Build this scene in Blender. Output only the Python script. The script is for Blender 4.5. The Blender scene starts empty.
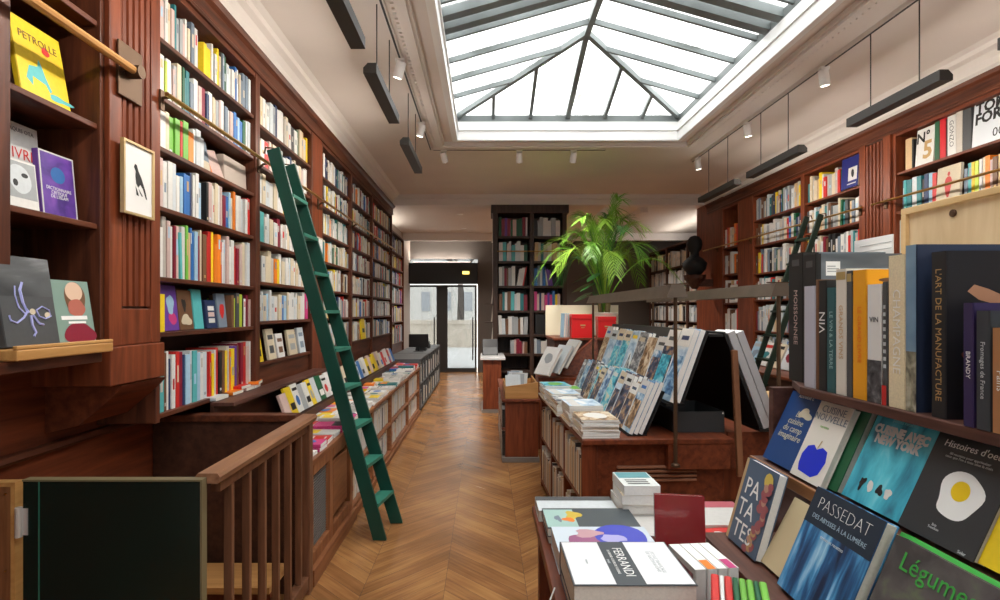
import bpy, math, random
from mathutils import Vector, Matrix, Euler
PI = math.pi
rad = math.radians
RNG = random.Random(11)
scene = bpy.context.scene
C = scene.collection

# ------------------------------------------------------------------ materials
MATS = {}

def new_mat(name):
    m = bpy.data.materials.new(name)
    m.use_nodes = True
    nt = m.node_tree
    b = nt.nodes.get('Principled BSDF')
    return m, nt, b

def plain(name, col, rough=0.6, metal=0.0, spec=0.4, vary=0.0, noise=0.0, nscale=30.0):
    if name in MATS:
        return MATS[name]
    m, nt, b = new_mat(name)
    b.inputs['Base Color'].default_value = (*col, 1)
    b.inputs['Roughness'].default_value = rough
    b.inputs['Metallic'].default_value = metal
    b.inputs['Specular IOR Level'].default_value = spec
    last = None
    if noise > 0:
        tc = nt.nodes.new('ShaderNodeTexCoord')
        nz = nt.nodes.new('ShaderNodeTexNoise')
        nz.inputs['Scale'].default_value = nscale
        nz.inputs['Detail'].default_value = 4
        nt.links.new(tc.outputs['Object'], nz.inputs['Vector'])
        rp = nt.nodes.new('ShaderNodeMapRange')
        rp.inputs['From Min'].default_value = 0.3
        rp.inputs['From Max'].default_value = 0.7
        rp.inputs['To Min'].default_value = 1 - noise
        rp.inputs['To Max'].default_value = 1 + noise
        nt.links.new(nz.outputs['Fac'], rp.inputs['Value'])
        last = rp.outputs['Result']
    if vary > 0:
        oi = nt.nodes.new('ShaderNodeObjectInfo')
        rp = nt.nodes.new('ShaderNodeMapRange')
        rp.inputs['To Min'].default_value = 1 - vary
        rp.inputs['To Max'].default_value = 1 + vary * 0.6
        nt.links.new(oi.outputs['Random'], rp.inputs['Value'])
        if last is not None:
            mm = nt.nodes.new('ShaderNodeMath'); mm.operation = 'MULTIPLY'
            nt.links.new(last, mm.inputs[0]); nt.links.new(rp.outputs['Result'], mm.inputs[1])
            last = mm.outputs[0]
        else:
            last = rp.outputs['Result']
    if last is not None:
        vm = nt.nodes.new('ShaderNodeVectorMath'); vm.operation = 'SCALE'
        vm.inputs[0].default_value = col
        nt.links.new(last, vm.inputs['Scale'])
        nt.links.new(vm.outputs['Vector'], b.inputs['Base Color'])
    MATS[name] = m
    return m

def wood(name, c1, c2, axis='z', rough=0.42, fine=26.0, coarse=2.2):
    if name in MATS:
        return MATS[name]
    m, nt, b = new_mat(name)
    tc = nt.nodes.new('ShaderNodeTexCoord')
    mp = nt.nodes.new('ShaderNodeMapping')
    s = {'x': (coarse, fine, fine), 'y': (fine, coarse, fine), 'z': (fine, fine, coarse)}[axis]
    mp.inputs['Scale'].default_value = s
    nt.links.new(tc.outputs['Object'], mp.inputs['Vector'])
    nz = nt.nodes.new('ShaderNodeTexNoise')
    nz.inputs['Scale'].default_value = 1.0
    nz.inputs['Detail'].default_value = 5
    nz.inputs['Roughness'].default_value = 0.6
    nz.inputs['Distortion'].default_value = 0.4
    nt.links.new(mp.outputs['Vector'], nz.inputs['Vector'])
    cr = nt.nodes.new('ShaderNodeValToRGB')
    cr.color_ramp.elements[0].position = 0.3
    cr.color_ramp.elements[0].color = (*c1, 1)
    cr.color_ramp.elements[1].position = 0.72
    cr.color_ramp.elements[1].color = (*c2, 1)
    nt.links.new(nz.outputs['Fac'], cr.inputs['Fac'])
    nt.links.new(cr.outputs['Color'], b.inputs['Base Color'])
    b.inputs['Roughness'].default_value = rough
    b.inputs['Specular IOR Level'].default_value = 0.30
    bp = nt.nodes.new('ShaderNodeBump')
    bp.inputs['Strength'].default_value = 0.06
    nt.links.new(nz.outputs['Fac'], bp.inputs['Height'])
    nt.links.new(bp.outputs['Normal'], b.inputs['Normal'])
    MATS[name] = m
    return m

D1, D2 = (0.045, 0.013, 0.007), (0.160, 0.048, 0.022)
WZ = wood('mahogany_upright', D1, D2, 'z')
WY = wood('mahogany_along', D1, D2, 'y')
WX = wood('mahogany_across', D1, D2, 'x')
WD = wood('mahogany_dark', (0.040, 0.016, 0.010), (0.085, 0.034, 0.020), 'y', 0.5)
WR = wood('red_mahogany', (0.095, 0.021, 0.008), (0.265, 0.064, 0.023), 'z')
WRX = wood('red_mahogany_along', (0.085, 0.019, 0.008), (0.225, 0.055, 0.021), 'y')
WRAIL = wood('worn_handrail_wood', (0.19, 0.085, 0.045), (0.36, 0.18, 0.10), 'y', 0.3)
WBAL = wood('baluster_wood', (0.09, 0.036, 0.018), (0.22, 0.095, 0.05), 'z', 0.35)
OAK = wood('honey_oak', (0.42, 0.20, 0.06), (0.62, 0.34, 0.12), 'y', 0.4)
OAKX = wood('honey_oak_across', (0.40, 0.19, 0.06), (0.60, 0.32, 0.12), 'x', 0.4)
PLY = wood('pale_plywood', (0.62, 0.43, 0.24), (0.78, 0.60, 0.38), 'z', 0.5, 14, 2)
PLYY = wood('pale_plywood_edge', (0.62, 0.40, 0.18), (0.76, 0.54, 0.28), 'y', 0.5, 14, 2)
WDARKTRAY = wood('tray_wood', (0.055, 0.022, 0.016), (0.14, 0.058, 0.042), 'y', 0.45)
CEIL = plain('ceiling_paint', (0.76, 0.70, 0.655), 0.8, noise=0.03, nscale=2.0)
TRIMP = plain('trim_paint', (0.77, 0.72, 0.68), 0.6)
WHITEP = plain('white_paint', (0.86, 0.86, 0.85), 0.45)
WALLP = plain('wall_paint', (0.45, 0.38, 0.33), 0.8)
BRASS = plain('aged_brass', (0.55, 0.33, 0.10), 0.3, 1.0)
BRASSD = plain('dark_brass', (0.13, 0.08, 0.05), 0.5, 0.8)
BRONZE = plain('bronze_lamp', (0.21, 0.165, 0.13), 0.42, 0.85, noise=0.12, nscale=8)
BLACKM = plain('black_metal', (0.016, 0.016, 0.017), 0.42, 0.0)
PEND = plain('pendant_metal', (0.045, 0.040, 0.036), 0.5, 0.3)
GREYB = plain('grey_metal_bar', (0.16, 0.18, 0.18), 0.55, 0.2, noise=0.25, nscale=3)
SPOTW = plain('spot_white', (0.86, 0.84, 0.82), 0.4)
GREENP = plain('ladder_green', (0.005, 0.052, 0.036), 0.35, noise=0.15, nscale=5)
GREENT = plain('ladder_tread_green', (0.03, 0.17, 0.12), 0.45, noise=0.2, nscale=9)
GATEG = plain('gate_green', (0.003, 0.013, 0.010), 0.22, noise=0.2, nscale=3)
CHROME = plain('steel_hinge', (0.75, 0.74, 0.72), 0.3, 0.6)
PAGES = plain('page_edges', (0.74, 0.70, 0.62), 0.85, noise=0.06, nscale=160)
PAGEW = plain('page_white', (0.84, 0.83, 0.80), 0.8, noise=0.04, nscale=160)
MARBLE = plain('pale_marble', (0.70, 0.70, 0.70), 0.25, noise=0.12, nscale=4)
REDBOX = plain('red_box', (0.72, 0.012, 0.014), 0.4)
CREAMP = plain('cream_panel', (0.76, 0.70, 0.52), 0.6)
BLACKTXT = plain('black_print', (0.012, 0.012, 0.012), 0.5)
WHITETXT = plain('white_print', (0.88, 0.88, 0.86), 0.5)
GOLDTXT = plain('gold_print', (0.55, 0.36, 0.15), 0.4, 0.3)
STONE = plain('parapet_stone', (0.62, 0.55, 0.46), 0.9, noise=0.1, nscale=2)
PAVE = plain('pavement', (0.62, 0.62, 0.60), 0.9, noise=0.05, nscale=1)
BARK = plain('bark', (0.10, 0.085, 0.075), 0.9, noise=0.2)
LEAF = plain('palm_leaf', (0.17, 0.42, 0.04), 0.4, vary=0.35)
LEAFD = plain('palm_leaf_dark', (0.05, 0.20, 0.05), 0.4, vary=0.3)
LEAFY = plain('palm_leaf_bright', (0.30, 0.54, 0.06), 0.4, vary=0.2)
TRUNK = plain('palm_trunk', (0.21, 0.17, 0.07), 0.8, noise=0.25, nscale=14)

# palette letters for the covers
PAL = {
 'w': ((.70, .685, .655), 'white'), 'c': ((.66, .56, .40), 'cream'), 'p': ((.62, .45, .41), 'pale pink'),
 'g': ((.36, .38, .39), 'grey'), 'k': ((.016, .016, .017), 'black'), 'n': ((.022, .04, .11), 'navy blue'),
 'b': ((.035, .16, .46), 'blue'), 's': ((.36, .56, .72), 'light blue'), 't': ((.025, .19, .21), 'teal'),
 'G': ((.015, .11, .045), 'dark green'), 'v': ((.17, .46, .06), 'green'), 'l': ((.52, .66, .06), 'lime'),
 'y': ((.84, .60, .02), 'yellow'), 'o': ((.82, .22, .02), 'orange'), 'r': ((.60, .03, .025), 'red'),
 'm': ((.23, .014, .035), 'maroon'), 'u': ((.14, .05, .32), 'purple'), 'h': ((.17, .08, .04), 'brown'),
 'd': ((.075, .078, .082), 'charcoal'), 'q': ((.10, .46, .47), 'turquoise'), 'a': ((.52, .47, .41), 'taupe'),
 'e': ((.19, .24, .30), 'slate blue'), 'i': ((.60, .64, .66), 'pale grey'), 'P': ((.62, .05, .22), 'magenta'),
 'j': ((.62, .42, .22), 'tan'),
}
def cov(ch):
    return plain('cover_' + PAL[ch][1].replace(' ', '_') + ('_dark' if ch.isupper() else ''), PAL[ch][0], 0.42, vary=0.16, noise=0.05, nscale=60)

def noisecov(name, stops, scale=(8, 8, 8), detail=3, rough=0.4, dist=0.5):
    """a printed cover with a blotchy picture on it"""
    if name in MATS:
        return MATS[name]
    m, nt, b = new_mat(name)
    tc = nt.nodes.new('ShaderNodeTexCoord')
    mp = nt.nodes.new('ShaderNodeMapping'); mp.inputs['Scale'].default_value = scale
    oi = nt.nodes.new('ShaderNodeObjectInfo')
    ad = nt.nodes.new('ShaderNodeVectorMath'); ad.operation = 'ADD'
    mu = nt.nodes.new('ShaderNodeMath'); mu.operation = 'MULTIPLY'; mu.inputs[1].default_value = 37.0
    nt.links.new(oi.outputs['Random'], mu.inputs[0])
    nt.links.new(tc.outputs['Object'], mp.inputs['Vector'])
    nt.links.new(mp.outputs['Vector'], ad.inputs[0]); nt.links.new(mu.outputs[0], ad.inputs[1])
    nz = nt.nodes.new('ShaderNodeTexNoise'); nz.inputs['Scale'].default_value = 1
    nz.inputs['Detail'].default_value = detail; nz.inputs['Distortion'].default_value = dist
    nt.links.new(ad.outputs['Vector'], nz.inputs['Vector'])
    cr = nt.nodes.new('ShaderNodeValToRGB')
    els = cr.color_ramp.elements
    while len(els) < len(stops):
        els.new(0.5)
    for e, (p, c) in zip(els, stops):
        e.position = p; e.color = (*c, 1)
    nt.links.new(nz.outputs['Fac'], cr.inputs['Fac'])
    nt.links.new(cr.outputs['Color'], b.inputs['Base Color'])
    b.inputs['Roughness'].default_value = rough
    MATS[name] = m
    return m

# ------------------------------------------------------------------ mesh builder
class MB:
    def __init__(s):
        s.v = []; s.f = []; s.m = []
    def face(s, idx, m=0):
        s.f.append(tuple(idx)); s.m.append(m)
    def pts(s, P):
        b = len(s.v); s.v.extend([tuple(p) for p in P]); return b
    def hexa(s, P, m=0):
        """P: 4 bottom (ccw from above) then 4 top"""
        b = s.pts(P)
        ms = m if isinstance(m, (list, tuple)) else [m] * 6
        for q, mm in zip(((3, 2, 1, 0), (4, 5, 6, 7), (0, 1, 5, 4), (1, 2, 6, 5), (2, 3, 7, 6), (3, 0, 4, 7)), ms):
            s.face([b + i for i in q], mm)
        return s
    def box(s, x0, x1, y0, y1, z0, z1, m=0):
        if x0 > x1: x0, x1 = x1, x0
        if y0 > y1: y0, y1 = y1, y0
        if z0 > z1: z0, z1 = z1, z0
        return s.hexa([(x0, y0, z0), (x1, y0, z0), (x1, y1, z0), (x0, y1, z0), (x0, y0, z1), (x1, y0, z1), (x1, y1, z1), (x0, y1, z1)], m)
    def tube(s, pts, r, n=8, m=0, cap=True):
        pts = [Vector(p) for p in pts]
        rs = r if isinstance(r, (list, tuple)) else [r] * len(pts)
        rings = []
        for i, p in enumerate(pts):
            d = (pts[min(i + 1, len(pts) - 1)] - pts[max(i - 1, 0)]).normalized()
            up = Vector((0, 0, 1)) if abs(d.z) < 0.95 else Vector((0, 1, 0))
            a = d.cross(up).normalized(); c = a.cross(d).normalized()
            rings.append(s.pts([p + (a * math.cos(2 * PI * k / n) + c * math.sin(2 * PI * k / n)) * rs[i] for k in range(n)]))
        for i in range(len(pts) - 1):
            for k in range(n):
                k2 = (k + 1) % n
                s.face((rings[i] + k, rings[i] + k2, rings[i + 1] + k2, rings[i + 1] + k), m)
        if cap:
            s.face([rings[0] + k for k in range(n)][::-1], m); s.face([rings[-1] + k for k in range(n)], m)
        return s
    def prism(s, prof, axis, a0, a1, m=0):
        """extrude a closed 2D profile along an axis: y -> (x,z), x -> (y,z), z -> (x,y)"""
        def mk(p, a):
            return {'y': (p[0], a, p[1]), 'x': (a, p[0], p[1]), 'z': (p[0], p[1], a)}[axis]
        b0 = s.pts([mk(p, a0) for p in prof]); b1 = s.pts([mk(p, a1) for p in prof])
        n = len(prof)
        for k in range(n):
            k2 = (k + 1) % n
            s.face((b0 + k, b0 + k2, b1 + k2, b1 + k), m)
        s.face([b0 + k for k in range(n)][::-1], m); s.face([b1 + k for k in range(n)], m)
        return s
    def lathe(s, prof, n=20, cx=0, cy=0, m=0):
        rings = [s.pts([(cx + r * math.cos(2 * PI * k / n), cy + r * math.sin(2 * PI * k / n), z) for k in range(n)]) for r, z in prof]
        for i in range(len(rings) - 1):
            for k in range(n):
                k2 = (k + 1) % n
                s.face((rings[i] + k, rings[i] + k2, rings[i + 1] + k2, rings[i + 1] + k), m)
        s.face([rings[0] + k for k in range(n)][::-1], m); s.face([rings[-1] + k for k in range(n)], m)
        return s
    def bar(s, p, q, w, h, m=0, up=Vector((0, 0, 1))):
        p, q = Vector(p), Vector(q); d = (q - p).normalized()
        a = d.cross(up).normalized() * (w / 2); c = a.cross(d).normalized() * (h / 2)
        P = [p - a - c, p + a - c, q + a - c, q - a - c, p - a + c, p + a + c, q + a + c, q - a + c]
        return s.hexa(P, m)
    def build(s, name, mats, parent=None, loc=None, rot=None, bevel=0.0, smooth=False):
        me = bpy.data.meshes.new(name)
        me.from_pydata(s.v, [], s.f)
        ml = mats if isinstance(mats, (list, tuple)) else [mats]
        for m in ml: me.materials.append(m)
        if any(s.m): me.polygons.foreach_set('material_index', s.m)
        if smooth: me.polygons.foreach_set('use_smooth', [True] * len(s.f))
        me.update()
        import bmesh
        bm = bmesh.new(); bm.from_mesh(me); bmesh.ops.recalc_face_normals(bm, faces=bm.faces); bm.to_mesh(me); bm.free()
        o = bpy.data.objects.new(name, me); C.objects.link(o)
        if parent is not None: o.parent = parent
        if loc is not None: o.location = loc
        if rot is not None: o.rotation_euler = rot
        if bevel:
            bv = o.modifiers.new('bevel', 'BEVEL'); bv.width = bevel; bv.segments = 2; bv.limit_method = 'ANGLE'
        return o

def tag(o, label=None, cat=None, group=None, kind=None):
    if label:
        if not 4 <= len(label.split()) <= 16: print('LABEL', len(label.split()), label)
        o['label'] = label
    if cat: o['category'] = cat
    if group: o['group'] = group
    if kind: o['kind'] = kind
    return o

def empty(name, loc=(0, 0, 0), rot=(0, 0, 0)):
    o = bpy.data.objects.new(name, None); C.objects.link(o)
    o.location = loc; o.rotation_euler = rot; o.empty_display_size = 0.1
    return o

def box(name, mat, parent, *b, bevel=0.0):
    return MB().box(*b).build(name, mat, parent, bevel=bevel)

_fonts = {}
def text_mesh(body, size, ax='CENTER', ay='CENTER', ext=0.0002, shear=0.0, xs=1.0, off=0.0, space=1.0):
    key = (body, size, ax, ay, shear, xs, off, space)
    if key in _fonts: return _fonts[key]
    cu = bpy.data.curves.new('lettering', 'FONT')
    cu.body = body; cu.size = size; cu.align_x = ax; cu.align_y = ay; cu.extrude = ext; cu.shear = shear
    cu.resolution_u = 2; cu.offset = off; cu.space_line = 0.85; cu.space_character = space
    o = bpy.data.objects.new('lettering_tmp', cu); C.objects.link(o)
    bpy.context.view_layer.update()
    me = bpy.data.meshes.new_from_object(o.evaluated_get(bpy.context.evaluated_depsgraph_get()))
    if xs != 1.0:
        for v in me.vertices: v.co.x *= xs
    bpy.data.objects.remove(o); bpy.data.curves.remove(cu)
    _fonts[key] = me
    return me

def put_text(parent, body, size, mat, loc, rot, name='title_lettering', **k):
    me = text_mesh(body, size, **k).copy()
    me.name = name; me.materials.clear(); me.materials.append(mat)
    o = bpy.data.objects.new(name, me); C.objects.link(o); o.parent = parent
    o.location = loc; o.rotation_euler = rot
    return o

# ------------------------------------------------------------------ camera
cd = bpy.data.cameras.new('camera'); cam = bpy.data.objects.new('camera', cd); C.objects.link(cam)
cam.location = (0, 0, 1.5); cam.rotation_euler = (rad(90), 0, 0)
cd.sensor_width = 36; cd.lens = 0.55 * 36; cd.shift_x = 0.015; cd.shift_y = 0.011; cd.clip_start = 0.05; cd.clip_end = 200
scene.camera = cam

# ------------------------------------------------------------------ room shell
XL, XR = -1.5, 3.6          # fronts of the bookcase walls
ZC = 3.40                   # ceiling
YB = 9.0                    # beam to the lower back part
YD = 13.5                   # street wall

def struct(o): return tag(o, kind='structure')

# chevron floor: one mesh of planks, seams left open over a dark base
def chevron_floor():
    v, f, cols = [], [], []
    pitch, pw = 0.44, 0.088
    r = random.Random(3)
    xs0 = -0.218
    k0, k1 = -5, 9
    for k in range(k0, k1):
        xa = xs0 + k * pitch; xb = xa + pitch
        up = (k % 2 != 0)    # from xa to xb the plank runs away from the viewer or towards
        step = pw * math.sqrt(2)
        n0, n1 = int(-3.5 / step), int(14.2 / step)
        for j in range(n0, n1):
            y = j * step + 0.03
            g = 0.0009
            ya, yb = (y, y + pitch) if up else (y + pitch, y)
            P = [(xa + g, ya + g * 1.4, 0), (xb - g, yb + g * 1.4, 0), (xb - g, yb + step - g * 1.4, 0), (xa + g, ya + step - g * 1.4, 0)]
            b = len(v); v.extend(P); f.append((b, b + 1, b + 2, b + 3))
            t = r.random(); w = r.random()
            cols.append((t, w, 1.0 if up else 0.0))
    me = bpy.data.meshes.new('floor'); me.from_pydata(v, [], f)
    at = me.attributes.new('plank', 'FLOAT_VECTOR', 'FACE')
    at.data.foreach_set('vector', [x for c in cols for x in c])
    m, nt, b = new_mat('chevron_oak')
    N, L = nt.nodes, nt.links
    an = N.new('ShaderNodeAttribute'); an.attribute_name = 'plank'
    sp = N.new('ShaderNodeSeparateXYZ'); L.new(an.outputs['Vector'], sp.inputs[0])
    tc = N.new('ShaderNodeTexCoord')
    def grain(rot):
        mp = N.new('ShaderNodeMapping'); mp.inputs['Rotation'].default_value = (0, 0, rad(rot)); mp.inputs['Scale'].default_value = (3, 60, 1)
        rr = N.new('ShaderNodeVectorRotate'); rr.rotation_type = 'Z_AXIS'; rr.inputs['Angle'].default_value = rad(rot)
        L.new(tc.outputs['Object'], rr.inputs['Vector'])
        sc = N.new('ShaderNodeVectorMath'); sc.operation = 'MULTIPLY'; sc.inputs[1].default_value = (2.5, 45, 1)
        L.new(rr.outputs['Vector'], sc.inputs[0])
        nz = N.new('ShaderNodeTexNoise'); nz.inputs['Scale'].default_value = 1; nz.inputs['Detail'].default_value = 4
        L.new(sc.outputs['Vector'], nz.inputs['Vector'])
        return nz.outputs['Fac']
    mix = N.new('ShaderNodeMix'); mix.data_type = 'FLOAT'
    L.new(sp.outputs['Z'], mix.inputs['Factor']); L.new(grain(45), mix.inputs['A']); L.new(grain(-45), mix.inputs['B'])
    # worn big patches
    nb = N.new('ShaderNodeTexNoise'); nb.inputs['Scale'].default_value = 1.6; nb.inputs['Detail'].default_value = 5
    L.new(tc.outputs['Object'], nb.inputs['Vector'])
    ad = N.new('ShaderNodeMath'); ad.operation = 'MULTIPLY_ADD'; ad.inputs[1].default_value = 0.17
    L.new(sp.outputs['X'], ad.inputs[0])
    a2 = N.new('ShaderNodeMath'); a2.operation = 'MULTIPLY_ADD'; a2.inputs[1].default_value = 0.55
    L.new(mix.outputs['Result'], a2.inputs[0])
    a3 = N.new('ShaderNodeMath'); a3.operation = 'MULTIPLY'; a3.inputs[1].default_value = 0.72
    L.new(nb.outputs['Fac'], a3.inputs[0]); L.new(a3.outputs[0], a2.inputs[2]); L.new(a2.outputs[0], ad.inputs[2])
    cr = N.new('ShaderNodeValToRGB')
    e = cr.color_ramp.elements
    e[0].position = 0.30; e[0].color = (0.10, 0.040, 0.017, 1)
    e[1].position = 1.0; e[1].color = (0.50, 0.255, 0.092, 1)
    e2 = e.new(0.68); e2.color = (0.285, 0.128, 0.046, 1)
    L.new(ad.outputs[0], cr.inputs['Fac']); L.new(cr.outputs['Color'], b.inputs['Base Color'])
    rr = N.new('ShaderNodeMapRange'); rr.inputs['To Min'].default_value = 0.14; rr.inputs['To Max'].default_value = 0.32
    L.new(mix.outputs['Result'], rr.inputs['Value']); L.new(rr.outputs['Result'], b.inputs['Roughness'])
    b.inputs['Specular IOR Level'].default_value = 0.75
    me.materials.append(m)
    o = bpy.data.objects.new('floor', me); C.objects.link(o); struct(o)
    u = MB().box(-3, 6, -3.5, YD + 0.1, -0.15, -0.0015).build('floor_underlay', plain('underlay', (0.03, 0.016, 0.009), 0.9)); u.parent = o
chevron_floor()

# skylight opening
SX0, SX1, SY0, SY1 = -0.317, 2.13, -1.2, 6.04
AX = (SX0 + SX1) / 2
cb = MB()
zt = ZC + 0.10
cb.box(-2.3, SX0, -3.0, YB + 0.15, ZC, zt); cb.box(SX1, 4.3, -3.0, YB + 0.15, ZC, zt)
cb.box(SX0, SX1, -3.0, SY0, ZC, zt); cb.box(SX0, SX1, SY1, YB + 0.15, ZC, zt)
struct(cb.build('ceiling', CEIL))
# lower ceiling of the street end, with beam
bm = MB(); bm.box(-2.3, 5.2, YB + 0.15, YD, 3.24, 3.34)
struct(bm.build('ceiling.001', CEIL))
bm = MB(); bm.box(-1.8, 5.2, YB, YB + 0.16, 3.235, ZC); bm.box(-1.8, 5.2, YB - 0.05, YB, 3.33, ZC)
struct(bm.build('trim_1', TRIMP))
bm = MB()
for x in (2.0, 2.6):
    bm.box(x, x + 0.12, YB + 0.2, YD, 3.15, 3.24)
bm.box(0.16, 0.2, YB + 0.2, YD, 3.17, 3.24); bm.box(-1.9, 5.1, YD - 1.2, YD - 1.05, 3.08, 3.24)
struct(bm.build('trim_2', TRIMP))
# walls
struct(box('wall_left', WALLP, None, -2.0, -1.84, -3.0, YD, 0, zt))
struct(box('wall_right', WALLP, None, 3.95, 4.1, -3.0, YB + 0.1, 0, zt))
mb = MB(); mb.box(-2.0, -1.2, -3.15, -3.0, 0, zt); mb.box(3.3, 4.1, -3.15, -3.0, 0, zt); mb.box(-1.2, 3.3, -3.15, -3.0, 0, .5); mb.box(-1.2, 3.3, -3.15, -3.0, 3.1, zt)
struct(mb.build('wall_back', WALLP))
# street-end side wall further right, and street wall with a door opening
struct(box('wall_side', WALLP, None, 5.1, 5.25, YB, YD + 0.15, 0, 3.34))
sw = MB()
sw.box(-2.0, -1.92, YD, YD + 0.15, 0, 3.34); sw.box(-0.18, 5.2, YD, YD + 0.15, 0, 3.34)
sw.box(-1.92, -0.18, YD, YD + 0.15, 2.78, 3.34)
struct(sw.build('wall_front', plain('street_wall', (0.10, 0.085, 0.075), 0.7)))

# frieze bands above the bookcases, moulded
def frieze(xf, side, name):
    s = side
    prof = [(xf - s * 0.36, 3.20), (xf - s * 0.03, 3.20), (xf - s * 0.02, 3.235), (xf + s * 0.0, 3.25), (xf, 3.30), (xf + s * 0.03, 3.335), (xf + s * 0.07, 3.35), (xf + s * 0.08, 3.38), (xf + s * 0.12, ZC), (xf - s * 0.36, ZC)]
    struct(MB().prism(prof, 'y', -2.9, YB).build(name, TRIMP))
frieze(XL, 1, 'trim_3'); frieze(XR, -1, 'trim_4')

# moulding around the skylight: stepped beads and a row of dentils
mb = MB()
def ring(x0, x1, y0, y1, w, z0, z1):
    mb.box(x0 - w, x0, y0 - w, y1 + w, z0, z1); mb.box(x1, x1 + w, y0 - w, y1 + w, z0, z1)
    mb.box(x0, x1, y1, y1 + w, z0, z1); mb.box(x0, x1, y0 - w, y0, z0, z1)
ring(SX0 - 0.14, SX1 + 0.14, SY0 - .14, SY1 + .14, 0.02, ZC - 0.035, ZC)
ring(SX0 - 0.16, SX1 + 0.16, SY0 - .16, SY1 + .16, 0.05, ZC - 0.055, ZC)
ring(SX0 - 0.21, SX1 + 0.21, SY0 - .21, SY1 + .21, 0.03, ZC - 0.03, ZC)
y = SY0
while y < SY1 + 0.15:
    for xx in (SX0 - 0.265, SX1 + 0.24):
        mb.box(xx, xx + 0.025, y, y + 0.035, ZC - 0.024, ZC)
    y += 0.06
x = SX0 - 0.2
while x < SX1 + 0.2:
    mb.box(x, x + 0.035, SY1 + 0.24, SY1 + 0.265, ZC - 0.024, ZC); x += 0.06
struct(mb.build('trim_5', TRIMP))
# white upstand of the skylight
ZU = 3.575
mb = MB()
ring(SX0 + .015, SX1 - .015, SY0 + .015, SY1 - .015, 0.06, ZC - 0.02, ZU)
ring(SX0 + .014, SX1 - .014, SY0 + .014, SY1 - .014, 0.05, ZC - 0.03, ZC - 0.021)
mb.box(SX0 + .015, SX0 + 0.03, SY0, SY1, 3.475, 3.49); mb.box(SX1 - 0.03, SX1 - .015, SY0, SY1, 3.475, 3.49); mb.box(SX0, SX1, SY1 - 0.03, SY1 - .015, 3.475, 3.49)
struct(mb.build('trim_6', WHITEP))

# skylight glazing
gm, nt, b = new_mat('skylight_glass')
N, L = nt.nodes, nt.links
out = N.get('Material Output')
tr = N.new('ShaderNodeBsdfTransparent')
tl = N.new('ShaderNodeBsdfTranslucent'); tl.inputs['Color'].default_value = (0.92, 0.92, 0.88, 1)
gl = N.new('ShaderNodeBsdfGlossy'); gl.inputs['Roughness'].default_value = 0.1
tc = N.new('ShaderNodeTexCoord'); nz = N.new('ShaderNodeTexNoise'); nz.inputs['Scale'].default_value = 1.6; nz.inputs['Detail'].default_value = 7; nz.inputs['Roughness'].default_value = 0.65
L.new(tc.outputs['Object'], nz.inputs['Vector'])
cr = N.new('ShaderNodeValToRGB'); cr.color_ramp.elements[0].position = 0.30; cr.color_ramp.elements[0].color = (0.16, 0.16, 0.12, 1)
cr.color_ramp.elements[1].position = 0.43; cr.color_ramp.elements[1].color = (0.93, 0.93, 0.92, 1)
L.new(nz.outputs['Fac'], cr.inputs['Fac']); L.new(cr.outputs['Color'], tr.inputs['Color'])
m1 = N.new('ShaderNodeMixShader'); m1.inputs[0].default_value = 0.22; L.new(tr.outputs[0], m1.inputs[1]); L.new(tl.outputs[0], m1.inputs[2])
m2 = N.new('ShaderNodeMixShader'); m2.inputs[0].default_value = 0.03; L.new(m1.outputs[0], m2.inputs[1]); L.new(gl.outputs[0], m2.inputs[2])
L.new(m2.outputs[0], out.inputs['Surface'])
SKYG = gm
gm2, nt, b = new_mat('door_glass'); N, L = nt.nodes, nt.links; out = N.get('Material Output')
tr = N.new('ShaderNodeBsdfTransparent'); tr.inputs['Color'].default_value = (0.50, 0.51, 0.51, 1)
gl = N.new('ShaderNodeBsdfGlossy'); gl.inputs['Roughness'].default_value = 0.02
m2 = N.new('ShaderNodeMixShader'); m2.inputs[0].default_value = 0.05; L.new(tr.outputs[0], m2.inputs[1]); L.new(gl.outputs[0], m2.inputs[2]); L.new(m2.outputs[0], out.inputs['Surface'])
DGLASS = gm2

w2 = empty('window_2', (1.05, -3.08, .5)); struct(w2)  # added window behind the camera, daylight fill for the foreground
MB().box(-2.25, 2.25, -.005, .005, 0, 2.6).build('glass_pane', DGLASS, w2)
mb = MB()
for q in (-2.25, -.75, .69, 2.19): mb.box(q, q + .06, -.04, .04, 0, 2.6)
mb.box(-2.19, 2.19, -.04, .04, 0, .06); mb.box(-2.19, 2.19, -.04, .04, 2.54, 2.6)
mb.build('frame', BLACKM, w2)
win = empty('window_1', (AX, 2.4, ZU)); struct(win)
ZE, ZR = 3.64, 3.985       # eaves, ridge
YA, YN = 4.89, 0.0         # far apex, near apex
inv = (-AX, -2.4, -ZU)
def wpart(mbx, name, mat):
    o = mbx.build(name, mat, win); o.location = inv; return o
def zroof_side(x):          # height on the side slopes
    return ZE + (ZR - ZE) * (1 - abs(x - AX) / (SX1 - AX))
def pane(P, name='glass_pane'):
    mbx = MB(); up = Vector((0, 0, 0.006))
    n = len(P); b0 = mbx.pts(P); b1 = mbx.pts([Vector(p) + up for p in P])
    mbx.face([b0 + i for i in range(n)][::-1]); mbx.face([b1 + i for i in range(n)])
    for i in range(n):
        j = (i + 1) % n; mbx.face((b0 + i, b0 + j, b1 + j, b1 + i))
    wpart(mbx, name, SKYG)
z0 = ZE + 0.012; z1 = ZR + 0.012
pane([(SX0, SY0, z0), (SX0, SY1, z0), (AX, YA, z1), (AX, YN, z1)])
pane([(SX1, SY0, z0), (AX, YN, z1), (AX, YA, z1), (SX1, SY1, z0)])
pane([(SX0, SY1, z0), (SX1, SY1, z0), (AX, YA, z1)])
pane([(SX0, SY0, z0), (AX, YN, z1), (SX1, SY0, z0)])
sill = MB()
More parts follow.
